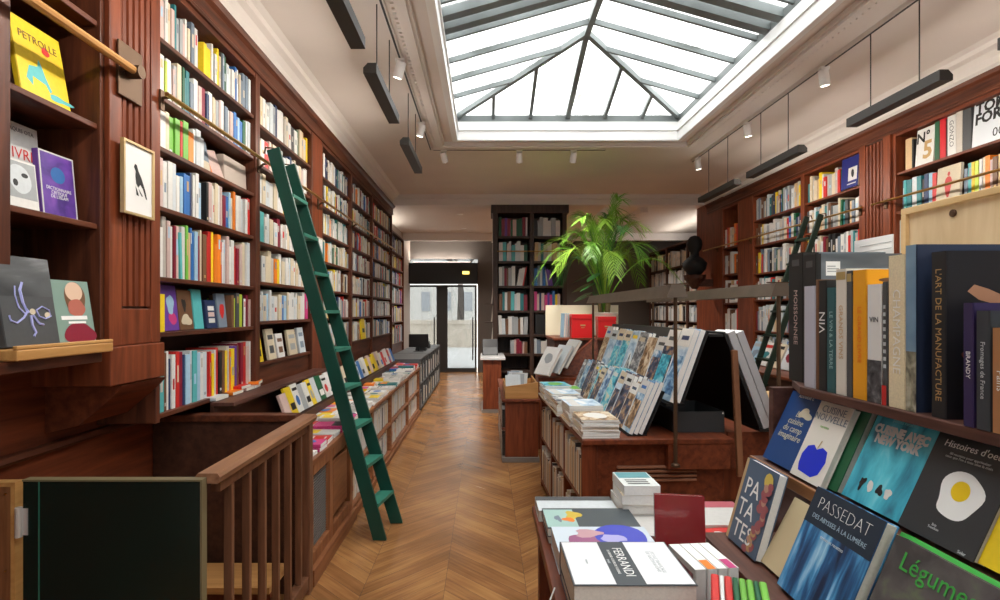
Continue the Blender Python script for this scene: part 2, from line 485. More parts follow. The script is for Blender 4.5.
sill.box(SX0 - 0.06, SX0 + 0.01, SY0, SY1 + .06, ZU + .001, ZE + 0.008); sill.box(SX1 - 0.01, SX1 + 0.06, SY0, SY1 + .06, ZU + .001, ZE + 0.008)
sill.box(SX0 + .01, SX1 - .01, SY1 - 0.01, SY1 + 0.06, ZU + .001, ZE + 0.008); sill.box(SX0 + .01, SX1 - .01, SY0 - .06, SY0 + 0.01, ZU + .001, ZE + 0.008)
wpart(sill, 'eaves_sill', GREYB)
def gbar(p, q, w=0.035, h=0.05): wpart(MB().bar(p, q, w, h), 'glazing_bar', GREYB)
gbar((AX, YN, ZR - .01), (AX, YA, ZR - .01), 0.05, 0.06)
for sx in (SX0, SX1):
    gbar((sx, SY1, ZE - .01), (AX, YA, ZR - .01), 0.045, 0.055)
    gbar((sx, SY0, ZE - .01), (AX, YN, ZR - .01), 0.045, 0.055)
hy = SY1 - YA
for k in range(-2, 3):      # far hip: bars up the slope to the hips
    x = AX + k * 0.408
    t = 1 - abs(k) * 0.408 / (SX1 - AX)
    if t > 0.02:
        gbar((x, SY1, ZE - .01), (x, SY1 - hy * t, ZE + (ZR - ZE) * t - .01), 0.034 if k else 0.05, 0.05)
for yy, wide in ((5.47, .027), (5.07, .027), (4.69, .027), (4.30, .027), (4.13, .085), (3.95, .085), (3.78, .027), (3.40, .027), (3.0, .034), (2.6, .034), (2.2, .034), (1.8, .034), (1.4, .034), (1.0, .034), (0.6, .034), (.2, .034), (-.2, .034)):
    t = 1.0 if yy <= YA else (SY1 - yy) / hy
    for sgn, sx in ((1, SX0), (-1, SX1)):
        xe = sx + sgn * (AX - SX0) * t
        gbar((sx, yy, ZE - .01), (xe, yy, ZE + (ZR - ZE) * t - .01), wide, 0.045 if wide < .05 else .08)

# ------------------------------------------------------------------ books
SOLO = [0]
def book_meshes(h, d, t, hard=True):
    """cover and page block, standing: thickness on x (0..t), spine at y=0, z up"""
    ct = 0.0022 if hard else 0.0006
    ct = min(ct, t * 0.2)
    ov = 0.003 if hard else 0.0004
    cv = MB()
    cv.box(0, ct, 0, d, 0, h); cv.box(t - ct, t, 0, d, 0, h)
    e = min(0.003, t * .22)   # rounded spine
    cv.prism([(0, ct), (0, e * .5), (e, -e * .35), (t - e, -e * .35), (t, e * .5), (t, ct)], 'z', 0, h)
    pg = MB(); pg.box(ct, t - ct, ct, d - ov, ov * 0.7, h - ov)
    return cv, pg

def make_book(name, h, d, t, cover, label, group=None, cat='book', hard=True, pages=None, loc=(0, 0, 0), rot=(0, 0, 0), face=False, strip=None, seed=None):
    """face=False: local frame of the standing book (spine towards -y). face=True: front cover in the xz plane,
    looking along -y, origin at the middle of its lower edge."""
    cv, pg = book_meshes(h, d, t, hard)
    if face:
        T = lambda v: (v[1] - d / 2, t - v[0], v[2])
        cv.v = [T(v) for v in cv.v]; pg.v = [T(v) for v in pg.v]
    o = cv.build(name, cover, None, loc, rot)
    tag(o, label, cat, group)
    pg.build('page_block', pages or PAGES, o)
    if strip and not face:      # a title panel on the spine
        m, zz0, zz1 = strip
        e = min(0.003, t * .22)
        MB().box(t * .28, t * .72, -e * .35 - .0006, 0.0, h * zz0, h * zz1).build('spine_label', m, o)
    SOLO[0] += 1
    return o

def face_book(name, w, h, t, mat, label, loc, tilt=0, yaw=-90, roll=0, **k):
    """front cover towards the viewer of that side; tilt leans the top backwards"""
    if 0 < tilt < 60: loc = (loc[0], loc[1], loc[2] + t * math.sin(rad(tilt)) + .0004)
    o = make_book(name, h, w, t, mat, label, face=True, loc=loc, rot=(0, 0, 0), **k)
    R = Matrix.Rotation(rad(yaw), 4, 'Z') @ Matrix.Rotation(rad(-tilt), 4, 'X') @ Matrix.Rotation(rad(roll), 4, 'Y')
    o.matrix_world = Matrix.Translation(Vector(loc)) @ R
    return o

def art(parent, polys, mats, name='cover_print', off=-0.0007):
    """flat printed shapes on a front cover; polys = [(points, material index)] in the cover's x,z"""
    mbx = MB()
    for i, (P, m) in enumerate(polys):
        yy = off - 0.0002 * i
        b0 = mbx.pts([(p[0], yy, p[1]) for p in P]); mbx.face(range(b0, b0 + len(P)), m)
    me = bpy.data.meshes.new(name); me.from_pydata(mbx.v, [], mbx.f)
    for m in (mats if isinstance(mats, (list, tuple)) else [mats]): me.materials.append(m)
    me.polygons.foreach_set('material_index', mbx.m)
    o = bpy.data.objects.new(name, me); C.objects.link(o); o.parent = parent
    return o
def ell(cx, cz, rx, rz, n=24, wob=0.0, seed=1, ph=0.0):
    r = random.Random(seed)
    a = [r.uniform(-1, 1) for _ in range(5)]
    out = []
    for k in range(n):
        t = 2 * PI * k / n
        f = 1 + wob * (a[0] * math.sin(2 * t + a[3]) + a[1] * math.sin(3 * t) + .6 * a[2] * math.sin(5 * t + a[4]))
        out.append((cx + rx * f * math.cos(t + ph), cz + rz * f * math.sin(t + ph)))
    return out
def rect(x0, x1, z0, z1): return [(x0, z0), (x1, z0), (x1, z1), (x0, z1)]
FT = (rad(90), 0, 0)        # lettering on a front cover
def cover_text(o, body, size, mat, x, z, **k):
    return put_text(o, body, size, mat, (x, -0.0012, z), FT, **k)
def spine_text(o, body, size, mat, t, z, down=True, **k):
    e = min(0.003, t * .22)
    return put_text(o, body, size, mat, (t / 2, -e * .35 - 0.0009, z), (rad(90), rad(90 if down else -90), 0), name='spine_lettering', **k)

ORD = ['first', 'second', 'third', 'fourth', 'fifth', 'sixth', 'seventh', 'eighth', 'ninth', 'tenth', 'eleventh', 'twelfth', 'thirteenth', 'fourteenth', 'fifteenth', 'sixteenth', 'seventeenth', 'eighteenth', 'nineteenth', 'twentieth']
def nth(i):
    if i < 20: return ORD[i]
    n = i + 1
    return f"{n}{ {1:'st',2:'nd',3:'rd'}.get(n % 10, 'th') if n % 100 not in (11,12,13) else 'th'}"

def row(seq, y0, y1, z, zmax, xf, side, setback=0.03, d=(.13, .19), hr=(.72, .95), solo=None, stuff=None, lean=0.12, group=None, rng=RNG, nomatch=None, jit=0.012, label_fmt=None):
    """books along y on one shelf. side=+1: the shelf faces +x (left wall). seq letters give colours, '-' a gap, '/' a leaning next book.
    solo -> single objects, stuff -> collected into one mesh (an MB plus a palette index)."""
    seq = seq.replace(' ', '')
    ws = []
    for ch in seq:
        ws.append(rng.uniform(.6, 1.5) if ch != '-' else rng.uniform(.8, 1.5))
    tot = sum(ws); span = y1 - y0
    y = y0; n = 0
    for ch, w in zip(seq, ws):
        t = w / tot * span
        if ch != '-':
            h = (zmax - z) * rng.uniform(*hr)
            dd = rng.uniform(*d)
            sb = setback + rng.uniform(0, jit)
            a = 0.0
            if rng.random() < lean and 2 < n < len(seq) - 4: a = rng.uniform(-4, 4)
            tt = t * 0.96
            if solo:
                hard = rng.random() < .4
                lab = label_fmt(ch, n, t)
                st = None
                q = rng.random()
                if q < .42:
                    dark = ch in 'knGmuhdtber'
                    st = (rng.choice([cov('a'), cov('c'), GOLDTXT, cov('i')] if dark else [cov('g'), cov('e'), cov('r'), cov('a'), cov('i'), cov('s'), cov('j'), cov('g')]), *rng.choice([(.60, .85), (.45, .75), (.70, .9), (.35, .55), (.06, .12), (.08, .14)]))
                    st = (st[0], st[1], st[2])
                if side > 0:   # spine towards +x ; thickness runs along +y
                    o = make_book('book', h, dd, tt, cov(ch), lab, group, hard=hard, loc=(xf - sb, y, z + .0005), rot=(rad(a) * 0, 0, rad(90)), strip=st)
                    if a: o.rotation_euler = (0, rad(a), rad(90)); o.location.z += max(0, math.sin(rad(a))) * tt
                else:
                    o = make_book('book', h, dd, tt, cov(ch), lab, group, hard=hard, loc=(xf + sb, y + tt, z + .0005 + max(0, math.sin(rad(a))) * tt), rot=(0, rad(a), rad(-90)), strip=st)
            else:
                mbx, pal = stuff; z_ = z; 
                x0 = xf - side * sb; x1 = x0 - side * dd
                k = math.tan(rad(a)) * h
                m = pal(ch); pm = pal('PAGE')
                z1_ = z + .0012; P = [(min(x0, x1), y, z1_), (max(x0, x1), y, z1_), (max(x0, x1), y + tt, z1_), (min(x0, x1), y + tt, z1_)]
                Q = [(p[0], p[1] + k, z + h) for p in P]
                mbx.hexa(P + Q, [m, pm, m, m, m, m])
                if rng.random() < .6:
                    zz = z + h * rng.uniform(.35, .6); z2 = zz + h * rng.uniform(.12, .3)
                    kk = lambda q: math.tan(rad(a)) * (q - z)
                    xx = x0 + side * .0008
                    ya_, yb_ = y + tt * .28, y + tt * .72
                    dark = ch in 'knGmuhdtber'
                    mm = pal(rng.choice('iacaj') if dark else rng.choice('gergaisgj'))
                    b0 = mbx.pts([(xx, ya_ + kk(zz), zz), (xx, yb_ + kk(zz), zz), (xx, yb_ + kk(z2), z2), (xx, ya_ + kk(z2), z2)])
                    mbx.face([b0, b0 + 1, b0 + 2, b0 + 3], mm)
            n += 1
        y += t

STUFF = MB(); STUFF_M = []
def spal(ch):
    m = PAGES if ch == 'PAGE' else cov(ch)
    if m not in STUFF_M: STUFF_M.append(m)
    return STUFF_M.index(m)
ST = (STUFF, spal)
def rnd_seq(n, weights):
    return ''.join(RNG.choice(weights) for _ in range(n))
LEFTPAL = 'wwwwwwwccccpiigawwwwcynrbdtkhoemG'
RIGHTPAL = 'wwwiiggcaaeedkhntcwrmybGgwwj'
DARKPAL = 'gdkkenatiwrmGhuwcyeg'

# ------------------------------------------------------------------ bookcases
def bookcase(label, xf, side, y0, y1, zs, ztop, depth=0.30, group=None, base=True, mats=(WZ, WY, WD), st0=.035, st1=.035, z0=0.0):
    t = empty('bookcase', (xf - side * depth / 2, (y0 + y1) / 2, 0))
    tag(t, label, 'bookcase', group)
    L = t.location
    def bx(name, m, a0, a1, b0, b1, c0, c1, bev=0):
        return MB().box(a0 - L.x, a1 - L.x, b0 - L.y, b1 - L.y, c0, c1).build(name, m, t, bevel=bev)
    xb = xf - side * depth
    bx('back_panel', mats[2], xb, xb - side * .015, y0, y1, z0, ztop)
    bx('side_panel', mats[0], xf, xb, y0, y0 + st0, z0, ztop, .003)
    bx('side_panel', mats[0], xf, xb, y1 - st1, y1, z0, ztop, .003)
    for z in zs:
        bx('shelf', mats[1], xf - side * .012, xb, y0 + st0, y1 - st1, z - .022, z, .003)
    bx('top_panel', mats[1], xf - side * .004, xb, y0 + st0, y1 - st1, ztop - .03, ztop)
    if base and zs:
        bx('base_panel', mats[1], xf - side * .03, xf - side * .05, y0 + st0, y1 - st1, 0, min(zs) - .022)
    return t

def pilaster(label, xf, side, y0, y1, z0, z1, flutes=5, mat=WR, group=None, plain_face=False):
    t = empty('pilaster', (xf, (y0 + y1) / 2, z0)); tag(t, label, 'pilaster', group)
    L = t.location
    def mk(m): 
        m.v = [(v[0] - L.x, v[1] - L.y, v[2] - L.z) for v in m.v]; return m
    mk(MB().box(xf - side * .30, xf, y0, y1, z0, z1)).build('shaft', mat if plain_face else WD, t)  # darker wood on fluted shafts paints in the shade of the grooves
    e = (y1 - y0)
    f0, f1 = y0 + e * .22, y1 - e * .20
    if not plain_face:
        s = MB(); s.box(xf, xf + side * .022, y0, f0, z0, z1); s.box(xf, xf + side * .022, f1, y1, z0, z1)
        mk(s).build('stile', mat, t, bevel=.003)
        fl = MB(); w = (f1 - f0) / flutes
        for k in range(flutes):
            c = f0 + (k + .5) * w; r = w * .36
            fl.prism([(xf, c - r), (xf + side * .018, c - r * .75), (xf + side * .026, c), (xf + side * .018, c + r * .75), (xf, c + r)], 'z', z0 + .16, z1 - .02)
        mk(fl).build('fluting', mat, t)
        mk(MB().box(xf, xf + side * .02, f0, f1, z0, z0 + .15)).build('base_block', mat, t, bevel=.003)
    return t

LZ = [1.02, 1.40, 1.66, 1.99, 2.27, 2.51, 2.78]
LZ2 = [1.15, 1.43, 1.70, 1.97, 2.23, 2.49, 2.76]
ZT = 3.06
# left wall, from the camera inwards
bookcase('dark wood bookcase niche with face-out books and an oak ledge, beside the fluted pilaster', XL, 1, 1.695, 2.165, [1.84, 2.23, 2.63], ZT, group=None, base=False, st0=.045, st1=.02, z0=1.33)
bookcase('dark wood bookcase at the camera end of the left wall', XL, 1, .55, 1.69, [1.84, 2.23, 2.63], ZT, base=False, z0=1.33)
PIL = pilaster('fluted dark wood pilaster carrying the framed bird drawing and a brass rail plate', XL, 1, 2.165, 2.505, 1.36, ZT)
bookcase('tall dark wood bookcase of colourful books between fluted pilaster and green ladder', XL, 1, 2.505, 3.635, LZ, ZT, base=False, z0=.985)
bookcase('dark wood bookcase of pale books directly behind the top of the green ladder', XL, 1, 3.635, 4.80, LZ2, ZT)
pilaster('plain dark wood pilaster right behind the green ladder on the left wall', XL, 1, 4.80, 5.06, 0, ZT, plain_face=True)
bookcase('dark wood bookcase of pale books, first one beyond the plain pilaster behind the ladder', XL, 1, 5.06, 6.2, LZ2, ZT)
bookcase('dark wood bookcase of pale books, second one beyond the plain pilaster, yellow book facing out', XL, 1, 6.2, 7.35, LZ2, ZT)
bookcase('dark wood bookcase of pale books, last one on the left wall before the ceiling beam', XL, 1, 7.35, 8.9, LZ2, ZT)
# beyond the beam
bookcase('dim bookcase on the left wall close to the glass street doors', XL - .15, 1, 9.2, 11.2, [.9, 1.3, 1.65, 2.0, 2.3, 2.6], 2.95)
# fascia of the left wall
def fascia(xf, side, y0, y1, name):
    s = side
    prof = [(xf - s * .3, ZT), (xf + s * .012, ZT), (xf + s * .012, ZT + .02), (xf + s * .004, ZT + .03), (xf + s * .004, ZT + .10), (xf + s * .03, ZT + .115), (xf + s * .045, ZT + .14), (xf - s * .3, ZT + .14)]
    struct(MB().prism(prof, 'y', y0, y1).build(name, WY))
fascia(XL, 1, -2.9, 8.95, 'trim_7'); fascia(XR, -1, -2.9, 8.9, 'trim_8')

RZ = [0.85, 1.24, 1.65, 2.0, 2.37, 2.71]
bookcase('wood bookcase of large design books right of the fluted pilaster, above the pale plywood crate', XR, -1, 3.6, 4.86, RZ, ZT, mats=(WR, WRX, WD))
pilaster('fluted reddish pilaster between two bookcases on the right wall', XR, -1, 4.86, 5.26, 0, ZT)
bookcase('bookcase on the right wall with a navy blue book facing out, behind the second ladder', XR, -1, 5.26, 6.24, RZ, ZT, mats=(WR, WRX, WD))
bookcase('bookcase on the right wall between the second ladder and the plain red pilaster', XR, -1, 6.24, 7.42, RZ, ZT, mats=(WR, WRX, WD))
pilaster('narrow plain red pilaster beside the narrow bookcase on the right wall', XR, -1, 7.42, 7.80, 0, ZT, plain_face=True)
bookcase('narrow bookcase of reddish and white books between two plain red pilasters', XR, -1, 7.80, 8.36, [1.2, 1.62, 2.05, 2.45], ZT, mats=(WR, WRX, WD))
pilaster('wide plain red pilaster with the dark bust, at the beam on the right', XR, -1, 8.36, 9.35, 0, 3.235, plain_face=True)
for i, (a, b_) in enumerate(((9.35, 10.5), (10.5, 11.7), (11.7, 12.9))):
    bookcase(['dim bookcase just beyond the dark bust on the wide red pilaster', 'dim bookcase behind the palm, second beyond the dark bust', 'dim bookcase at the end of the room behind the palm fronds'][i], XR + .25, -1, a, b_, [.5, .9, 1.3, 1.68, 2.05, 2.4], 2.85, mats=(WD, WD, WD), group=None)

# tower bookcase under the beam
tw = empty('tower_bookcase', (.71, 9.3, 0)); tag(tw, 'freestanding tall black two-column bookcase beside the aisle under the beam', 'bookcase')
DKW = wood('ebony_wood', (.030, .017, .013), (.075, .04, .028), 'z', .45)
TZ = [0.30, .52, .80, 1.115, 1.51, 1.915, 2.32, 2.73]
def twp(n, m, a0, a1, b0, b1, c0, c1): MB().box(a0 - .71, a1 - .71, b0 - 9.3, b1 - 9.3, c0, c1).build(n, m, tw, bevel=.004)
twp('side_panel', DKW, .13, .21, 9.0, 9.55, 0, 3.23); twp('side_panel', DKW, 1.27, 1.34, 9.0, 9.55, 0, 3.23)
twp('divider', DKW, .73, .80, 9.0, 9.5, 0, 3.10); twp('back_panel', DKW, .13, 1.34, 9.5, 9.55, 0, 3.23)
twp('cornice', DKW, .10, 1.37, 8.97, 9.55, 3.10, 3.235)
for z in TZ: twp('shelf', DKW, .21, 1.27, 9.02, 9.5, z - .04, z)

# brass ladder rails along the shelves
def rail(xf, side, y0, y1, z, label, r, plates, mat, group='ladder rails along the bookcases'):
    t = empty('ladder_rail', (xf + side * .07, (y0 + y1) / 2, z)); tag(t, label, 'rail', group)
    MB().tube([(0, y0 - t.location.y, 0), (0, y1 - t.location.y, 0)], r, 10).build('rod', mat, t, smooth=False)
    for y in plates:
        y, pr_ = y if isinstance(y, tuple) else (y, 0.0)
        yy = y - t.location.y
        mb = MB(); mb.tube([(0, yy, 0), (-side * .035, yy, -.005), (-side * (.062 - pr_), yy, -.03)], .008, 8)
        mb.box(-side * (.0692 - pr_), -side * (.060 - pr_), yy - .015, yy + .015, -.06, .03)
        mb.build('bracket', BRASSD, t)
    return t
LR1 = rail(XL, 1, 1.0, 2.235, 2.48, 'thick wood and brass rail ending at the plate on the fluted pilaster', .017, ((2.215, .0225),), OAK)
MB().box(-.041, -.033, .58, .73, -.11, .11).build('end_plate', BRASSD, LR1, bevel=.003)
MB().tube([(-.032, .64, 0), (.022, .64, 0)], .027, 14).build('end_boss', BRASSD, LR1)
rail(XL, 1, 2.47, 8.8, 2.475, 'long thin brass rail along the left bookcases, green ladder hooked on it', .011, ((2.505, .0225), 3.635, 4.93, 6.2, 7.35, 8.6), BRASS)
rail(XR, -1, 5.15, 8.9, 2.47, 'brass rail along the right wall bookcases, behind the second ladder', .010, ((5.235, .0225), 6.24, 7.44, 8.5), BRASS)
rail(XR, -1, 3.4, 5.02, 2.47, 'brass rail crossing the coloured spines above the pale plywood crate', .010, ((4.90, .0225),), BRASS)
MB().tube([(.2, 8.93, 2.47), (1.3, 8.93, 2.47)], .010, 8).build('rod', BRASS, tw, loc=(-.71, -9.3, 0))

# ---- rows of the tall left bookcase, book by book
def fmt(where, shelfname, seqs=None):
    def f(ch, n, t):
        c = PAL[ch][1]
        kind = 'slim ' if t < .024 else 'thick ' if t > .042 else ''
        return f"{kind}{c} book, {nth(n)} from the {where}, {shelfname}"
    return f
ROWS = [
 (2.78, 3.03, 'rwpwcptggpwcnewi-yyywgwyycdeGiwwcbwceeei'),
 (2.51, 2.755, 'vvwlwpgcGttewpmnwccgpwewpbbsbGwi'),
 (2.27, 2.49, 'wnwcvvrvowii'),
 (1.99, 2.25, 'wpwwiwsbbnwws-kpwccwpmbscowwi-wr'),
 (1.66, 1.975, 'cywapwmpqwvjbbsmchrryoorwipwwrmppcwi'),
 (1.40, 1.64, 'yy'),
 (1.02, 1.375, 'qqhwnwrmnsiqswi-rywrkhyaoyuhmmrpw'),
]
SN = ['top shelf', 'second shelf down', 'third shelf down', 'fourth shelf down', 'fifth shelf down', 'sixth shelf down', 'lowest shelf']
for i, (z, zm, seq) in enumerate(ROWS):
    y0, y1 = 2.545, 3.595
    hr = (.70, .93)
    if i == 2: y1 = 3.0
    if i == 5: y1 = 2.64
    if i == 6: hr = (.66, .80)
    if i == 1: hr = (.72, .96)
    row(seq, y0, y1, z, zm, XL, 1, solo=True, hr=hr, label_fmt=fmt('fluted pilaster', SN[i] + ', bookcase before ladder'), group='books in the bookcase before the ladder', lean=.06)
# face-out and leaning books on the third and sixth shelf
def wallbook(w, h, t, mat, lab, y, z, tilt=8, x=XL - .06, yaw=90, **k):
    """cover towards +x"""
    return face_book('book', w, h, t, mat, lab, (x, y, z + .001), tilt, yaw, **k)
o = wallbook(.13, .19, .02, cov('e'), 'slate blue book leaning face out on the third shelf down, left bookcase', 3.07, 2.27, 10)
art(o, [(rect(-.06, .06, .02, .07), 0)], cov('c'))
o = wallbook(.16, .165, .018, cov('p'), 'pale pink book with red spine leaning sideways on the third shelf down', 3.22, 2.27, 14, roll=-14)
art(o, [(rect(-.08, -.055, 0, .165), 0)], cov('o'))
for k in range(2):
    wallbook(.16, .17, .045, plain('tan_board', (.50, .42, .36), .8), ['beige slipcase facing out on the third shelf down, nearer the red leaning book', 'beige slipcase facing out on the third shelf down, against the stile by the ladder'][k], 3.38 + k * .15, 2.27, 3)
FO = [('u', .14, .225, 2.72, 'purple and blue book facing out on the sixth shelf, beside the yellow spines'),
      ('h', .13, .205, 2.865, 'brown photo cover book facing out on the sixth shelf of the colourful bookcase'),
      ('q', .09, .215, 2.99, 'pale turquoise book facing out on the sixth shelf of the colourful bookcase'),
      ('n', .12, .16, 3.13, 'small navy book with stacked white words, facing out on the sixth shelf'),
      ('e', .10, .20, 3.26, 'grey blue book with red portrait facing out on the sixth shelf')]
for ch, w, h, y, lab in FO:
    o = wallbook(w, h, .02, cov(ch), lab, y, 1.40, 6, x=XL - .05)
    if ch == 'u': art(o, [(ell(.02, .06, .035, .03, wob=.2, seed=3), 0), (ell(.01, .13, .03, .05, wob=.2, seed=5), 1)], [cov('P'), cov('s')])
    if ch == 'h': art(o, [(ell(0, .05, .045, .03, wob=.2, seed=4), 0), (ell(-.01, .13, .02, .03, wob=.2, seed=8), 1)], [cov('c'), cov('k')])
    if ch == 'n':
        for q in range(3): art(o, [(rect(-.035, .035, .03 + q * .035, .055 + q * .035), 0)], [cov('w') if q != 1 else cov('p')])
    if ch == 'e': art(o, [(ell(0, .10, .03, .04, seed=2, wob=.1), 0)], cov('r'))
row('hldlkwmp', 3.32, 3.595, 1.40, 1.64, XL, 1, solo=True, hr=(.72, .9), label_fmt=fmt('red portrait', 'sixth shelf down, bookcase before ladder'), group='books in the bookcase before the ladder', lean=.0)

# remaining left bays
def fill_bay(y0, y1, zs, ztop, xf, side, pal, per_m=33, seed=0, hr=(.70, .95), d=(.13, .19), skip=(), setback=.03):
    for i, z in enumerate(zs):
        zm = (zs[i + 1] - .03) if i + 1 < len(zs) else ztop - .04
        if zm - z > .36: zm = z + .36
        if i in skip: continue
        a, b_ = y0 + .04, y1 - .04
        n = max(4, int((b_ - a) * per_m * RNG.uniform(.85, 1.1)))
        s = rnd_seq(n, pal)
        if RNG.random() < .5:
            k = RNG.randrange(2, n - 1); s = s[:k] + '-' + s[k:]
        row(s, a, b_, z, zm, xf, side, stuff=ST, hr=hr, d=d, lean=.15, setback=setback)
# nearest rows of the bay behind the ladder stay single books
B2 = [(2.76, 3.03, 'wcwcwignwwacwdwGcjcy'), (2.49, 2.735, 'wcwrpwcrwiwnwcwcpwa'), (2.23, 2.465, 'wwciwcwwyywwn-wiwcw'), (1.97, 2.205, 'qqwicwmwawcwwiwwcw'), (1.70, 1.945, 'wdwccaoywcwwicwcwwcwi'), (1.43, 1.675, 'wwicswiwcbscwwiwcwwP'), (1.15, 1.405, 'cwawvci')]
for i, (z, zm, seq) in enumerate(B2):
    if i in (99,):
        row(seq, 3.68, 4.76, z, zm, XL, 1, solo=True, hr=(.72, .93), label_fmt=fmt('left stile', SN[i] + ', bookcase behind ladder'), group='books in the bookcase behind the ladder', lean=.08)
    elif i < 6:
        row(seq, 3.68, 4.76, z, zm, XL, 1, stuff=ST, hr=(.72, .93), lean=.08)
fill_bay(5.06, 6.2, LZ2, ZT, XL, 1, LEFTPAL, 26)
fill_bay(6.2, 7.35, LZ2, ZT, XL, 1, LEFTPAL, 26)
fill_bay(7.35, 8.9, LZ2, ZT, XL, 1, LEFTPAL, 24)
fill_bay(9.2, 11.2, [.9, 1.3, 1.65, 2.0, 2.3, 2.6], 2.95, XL - .15, 1, DARKPAL, 22)
fill_bay(5.26, 6.24, RZ, ZT, XR, -1, RIGHTPAL, 26)
fill_bay(6.24, 7.42, RZ, ZT, XR, -1, RIGHTPAL, 26)
fill_bay(7.80, 8.36, [1.2, 1.62, 2.05, 2.45], ZT, XR, -1, 'rwjohcwriwa', 20)
for a, b_ in ((9.35, 10.5), (10.5, 11.7), (11.7, 12.9)):
    fill_bay(a, b_, [.5, .9, 1.3, 1.68, 2.05, 2.4], 2.85, XR + .25, -1, 'ggwiidaackew', 20, hr=(.7, .95))
fill_bay(3.6, 4.86, RZ[:4], RZ[4], XR, -1, RIGHTPAL, 24)

# tower: spines towards -y, so write its rows directly
def tower_row(x0, x1, z, zm, n, pal, tilt=0.0):
    x = x0; ws = [RNG.uniform(.6, 1.5) for _ in range(n)]; tot = sum(ws)
    for w in ws:
        t = w / tot * (x1 - x0); h = (zm - z) * RNG.uniform(.72, .93); a = RNG.uniform(-3, 3) if RNG.random() < .3 else 0
        a += tilt
        ch = RNG.choice(pal); m = spal(ch); k = math.tan(rad(a)) * h
        z_ = z + .0012; P = [(x, 9.05, z_), (x + t * .94, 9.05, z_), (x + t * .94, 9.28, z_), (x, 9.28, z_)]
        STUFF.hexa(P + [(p[0] + k, p[1], z + h) for p in P], [m, spal('PAGE'), m, m, m, m])
        x += t
TR = [('uupmGGhwii', 'kwwwig'), ('wqtGtwiiw', 'wstwwja'), ('hmmgwi', 'bbgiekk'), ('wqwtigwhm', 'yynppPbuw'), ('gwwiwgGhj', 'ddin'), ('hmpjgw', 'wiqwge')]
for i, (l, r_) in enumerate(TR):
    z = TZ[-1 - i]; zm = 3.08 if i == 0 else TZ[-i] - .05
    x1 = .70 if i != 2 else .5
    tower_row(.23 if i != 5 else .42, x1, z, zm, len(l), l)
    if i == 2: tower_row(.52, .64, z, zm * .99, 3, 'pwr', 10)
    if i == 4:
        m = spal('k'); STUFF.box(.83, 1.05, 9.06, 9.09, z + .0012, z + .33, m); tower_row(1.07, 1.25, z, zm, 4, 'nbig')
    elif i == 2:
        tower_row(.81, 1.0, z, zm, 4, r_); tower_row(1.02, 1.16, z, zm * .99, 4, 'wukm', -9)
    else: tower_row(.81, 1.24, z, zm, len(r_) + 1, r_)
# ---- face-out books of the niche nearest the camera on the left
NX = XL - .10
o = face_book('book', .22, .285, .02, cov('y'), 'bright yellow book with teal goat and red flower, top of the left niche', (XL - .06, 1.965, 2.231), 10, 90)
YEL = o
art(o, [([(-.08, .07), (-.055, .05), (-.05, .085), (.005, .075), (.02, .05), (.03, .06), (.01, .1), (.0, .135), (-.012, .16), (-.022, .13), (-.06, .12)], 0), (ell(.065, .04, .05, .012, wob=.3, seed=4, ph=.5), 0), (ell(.03, .205, .018, .016, wob=.15, seed=9), 1)], [cov('q'), cov('r')])
cover_text(o, 'PETROLLE', .038, cov('h'), .0, .225)
o = face_book('book', .21, .325, .025, cov('w'), 'tall white book lettered VRE in red, second shelf of the left niche', (XL - .14, 1.935, 1.841), 4, 90)
cover_text(o, 'L\u0027IVRE', .055, cov('r'), .02, .215, ax='CENTER'); cover_text(o, 'DE LA\nSCENE', .034, cov('i'), .05, .15); cover_text(o, 'MARQUIS OTA', .020, cov('d'), .02, .30)
o = face_book('book', .14, .165, .02, cov('w'), 'white book with a grey face photograph, in front of the tall white book', (XL - .05, 1.845, 1.841), 6, 90)
art(o, [(rect(-.065, .065, .035, .158), 0), (ell(0, .10, .046, .048, seed=3, wob=.1), 1), (ell(.02, .115, .014, .008), 2), (ell(-.02, .085, .01, .012), 2)], [cov('g'), cov('i'), cov('k')])
o = face_book('book', .165, .235, .022, cov('u'), 'purple book with white edges and a blue disc, second shelf of left niche', (XL - .06, 2.025, 1.841), 5, 90)
art(o, [(rect(-.0825, .0825, 0, .235), 0), (rect(-.076, .076, .006, .229), 1), (ell(0, .155, .034, .03), 2)], [cov('w'), noisecov('purple_print', [(.35, (.06, .02, .2)), (.6, (.14, .05, .36)), (.8, (.3, .1, .5))], (12, 12, 12)), cov('b')])
cover_text(o, 'DICTIONNAIRE\nCRITIQUE\nDE L\u0027ISLAM', .017, WHITETXT, 0, .088)
o = make_book('book', .19, .15, .035, cov('i'), 'thick pale grey book standing right of the purple book in the left niche', None, loc=(XL - .12, 2.045, 1.841), rot=(0, 0, rad(90)), hard=False)
o = make_book('book', .19, .12, .014, cov('k'), 'slim black book standing last on second shelf of the left niche', None, loc=(XL - .12, 2.083, 1.841), rot=(0, 0, rad(90)))
spine_text(o, 'Abd el-Kader', .012, WHITETXT, .014, .09)
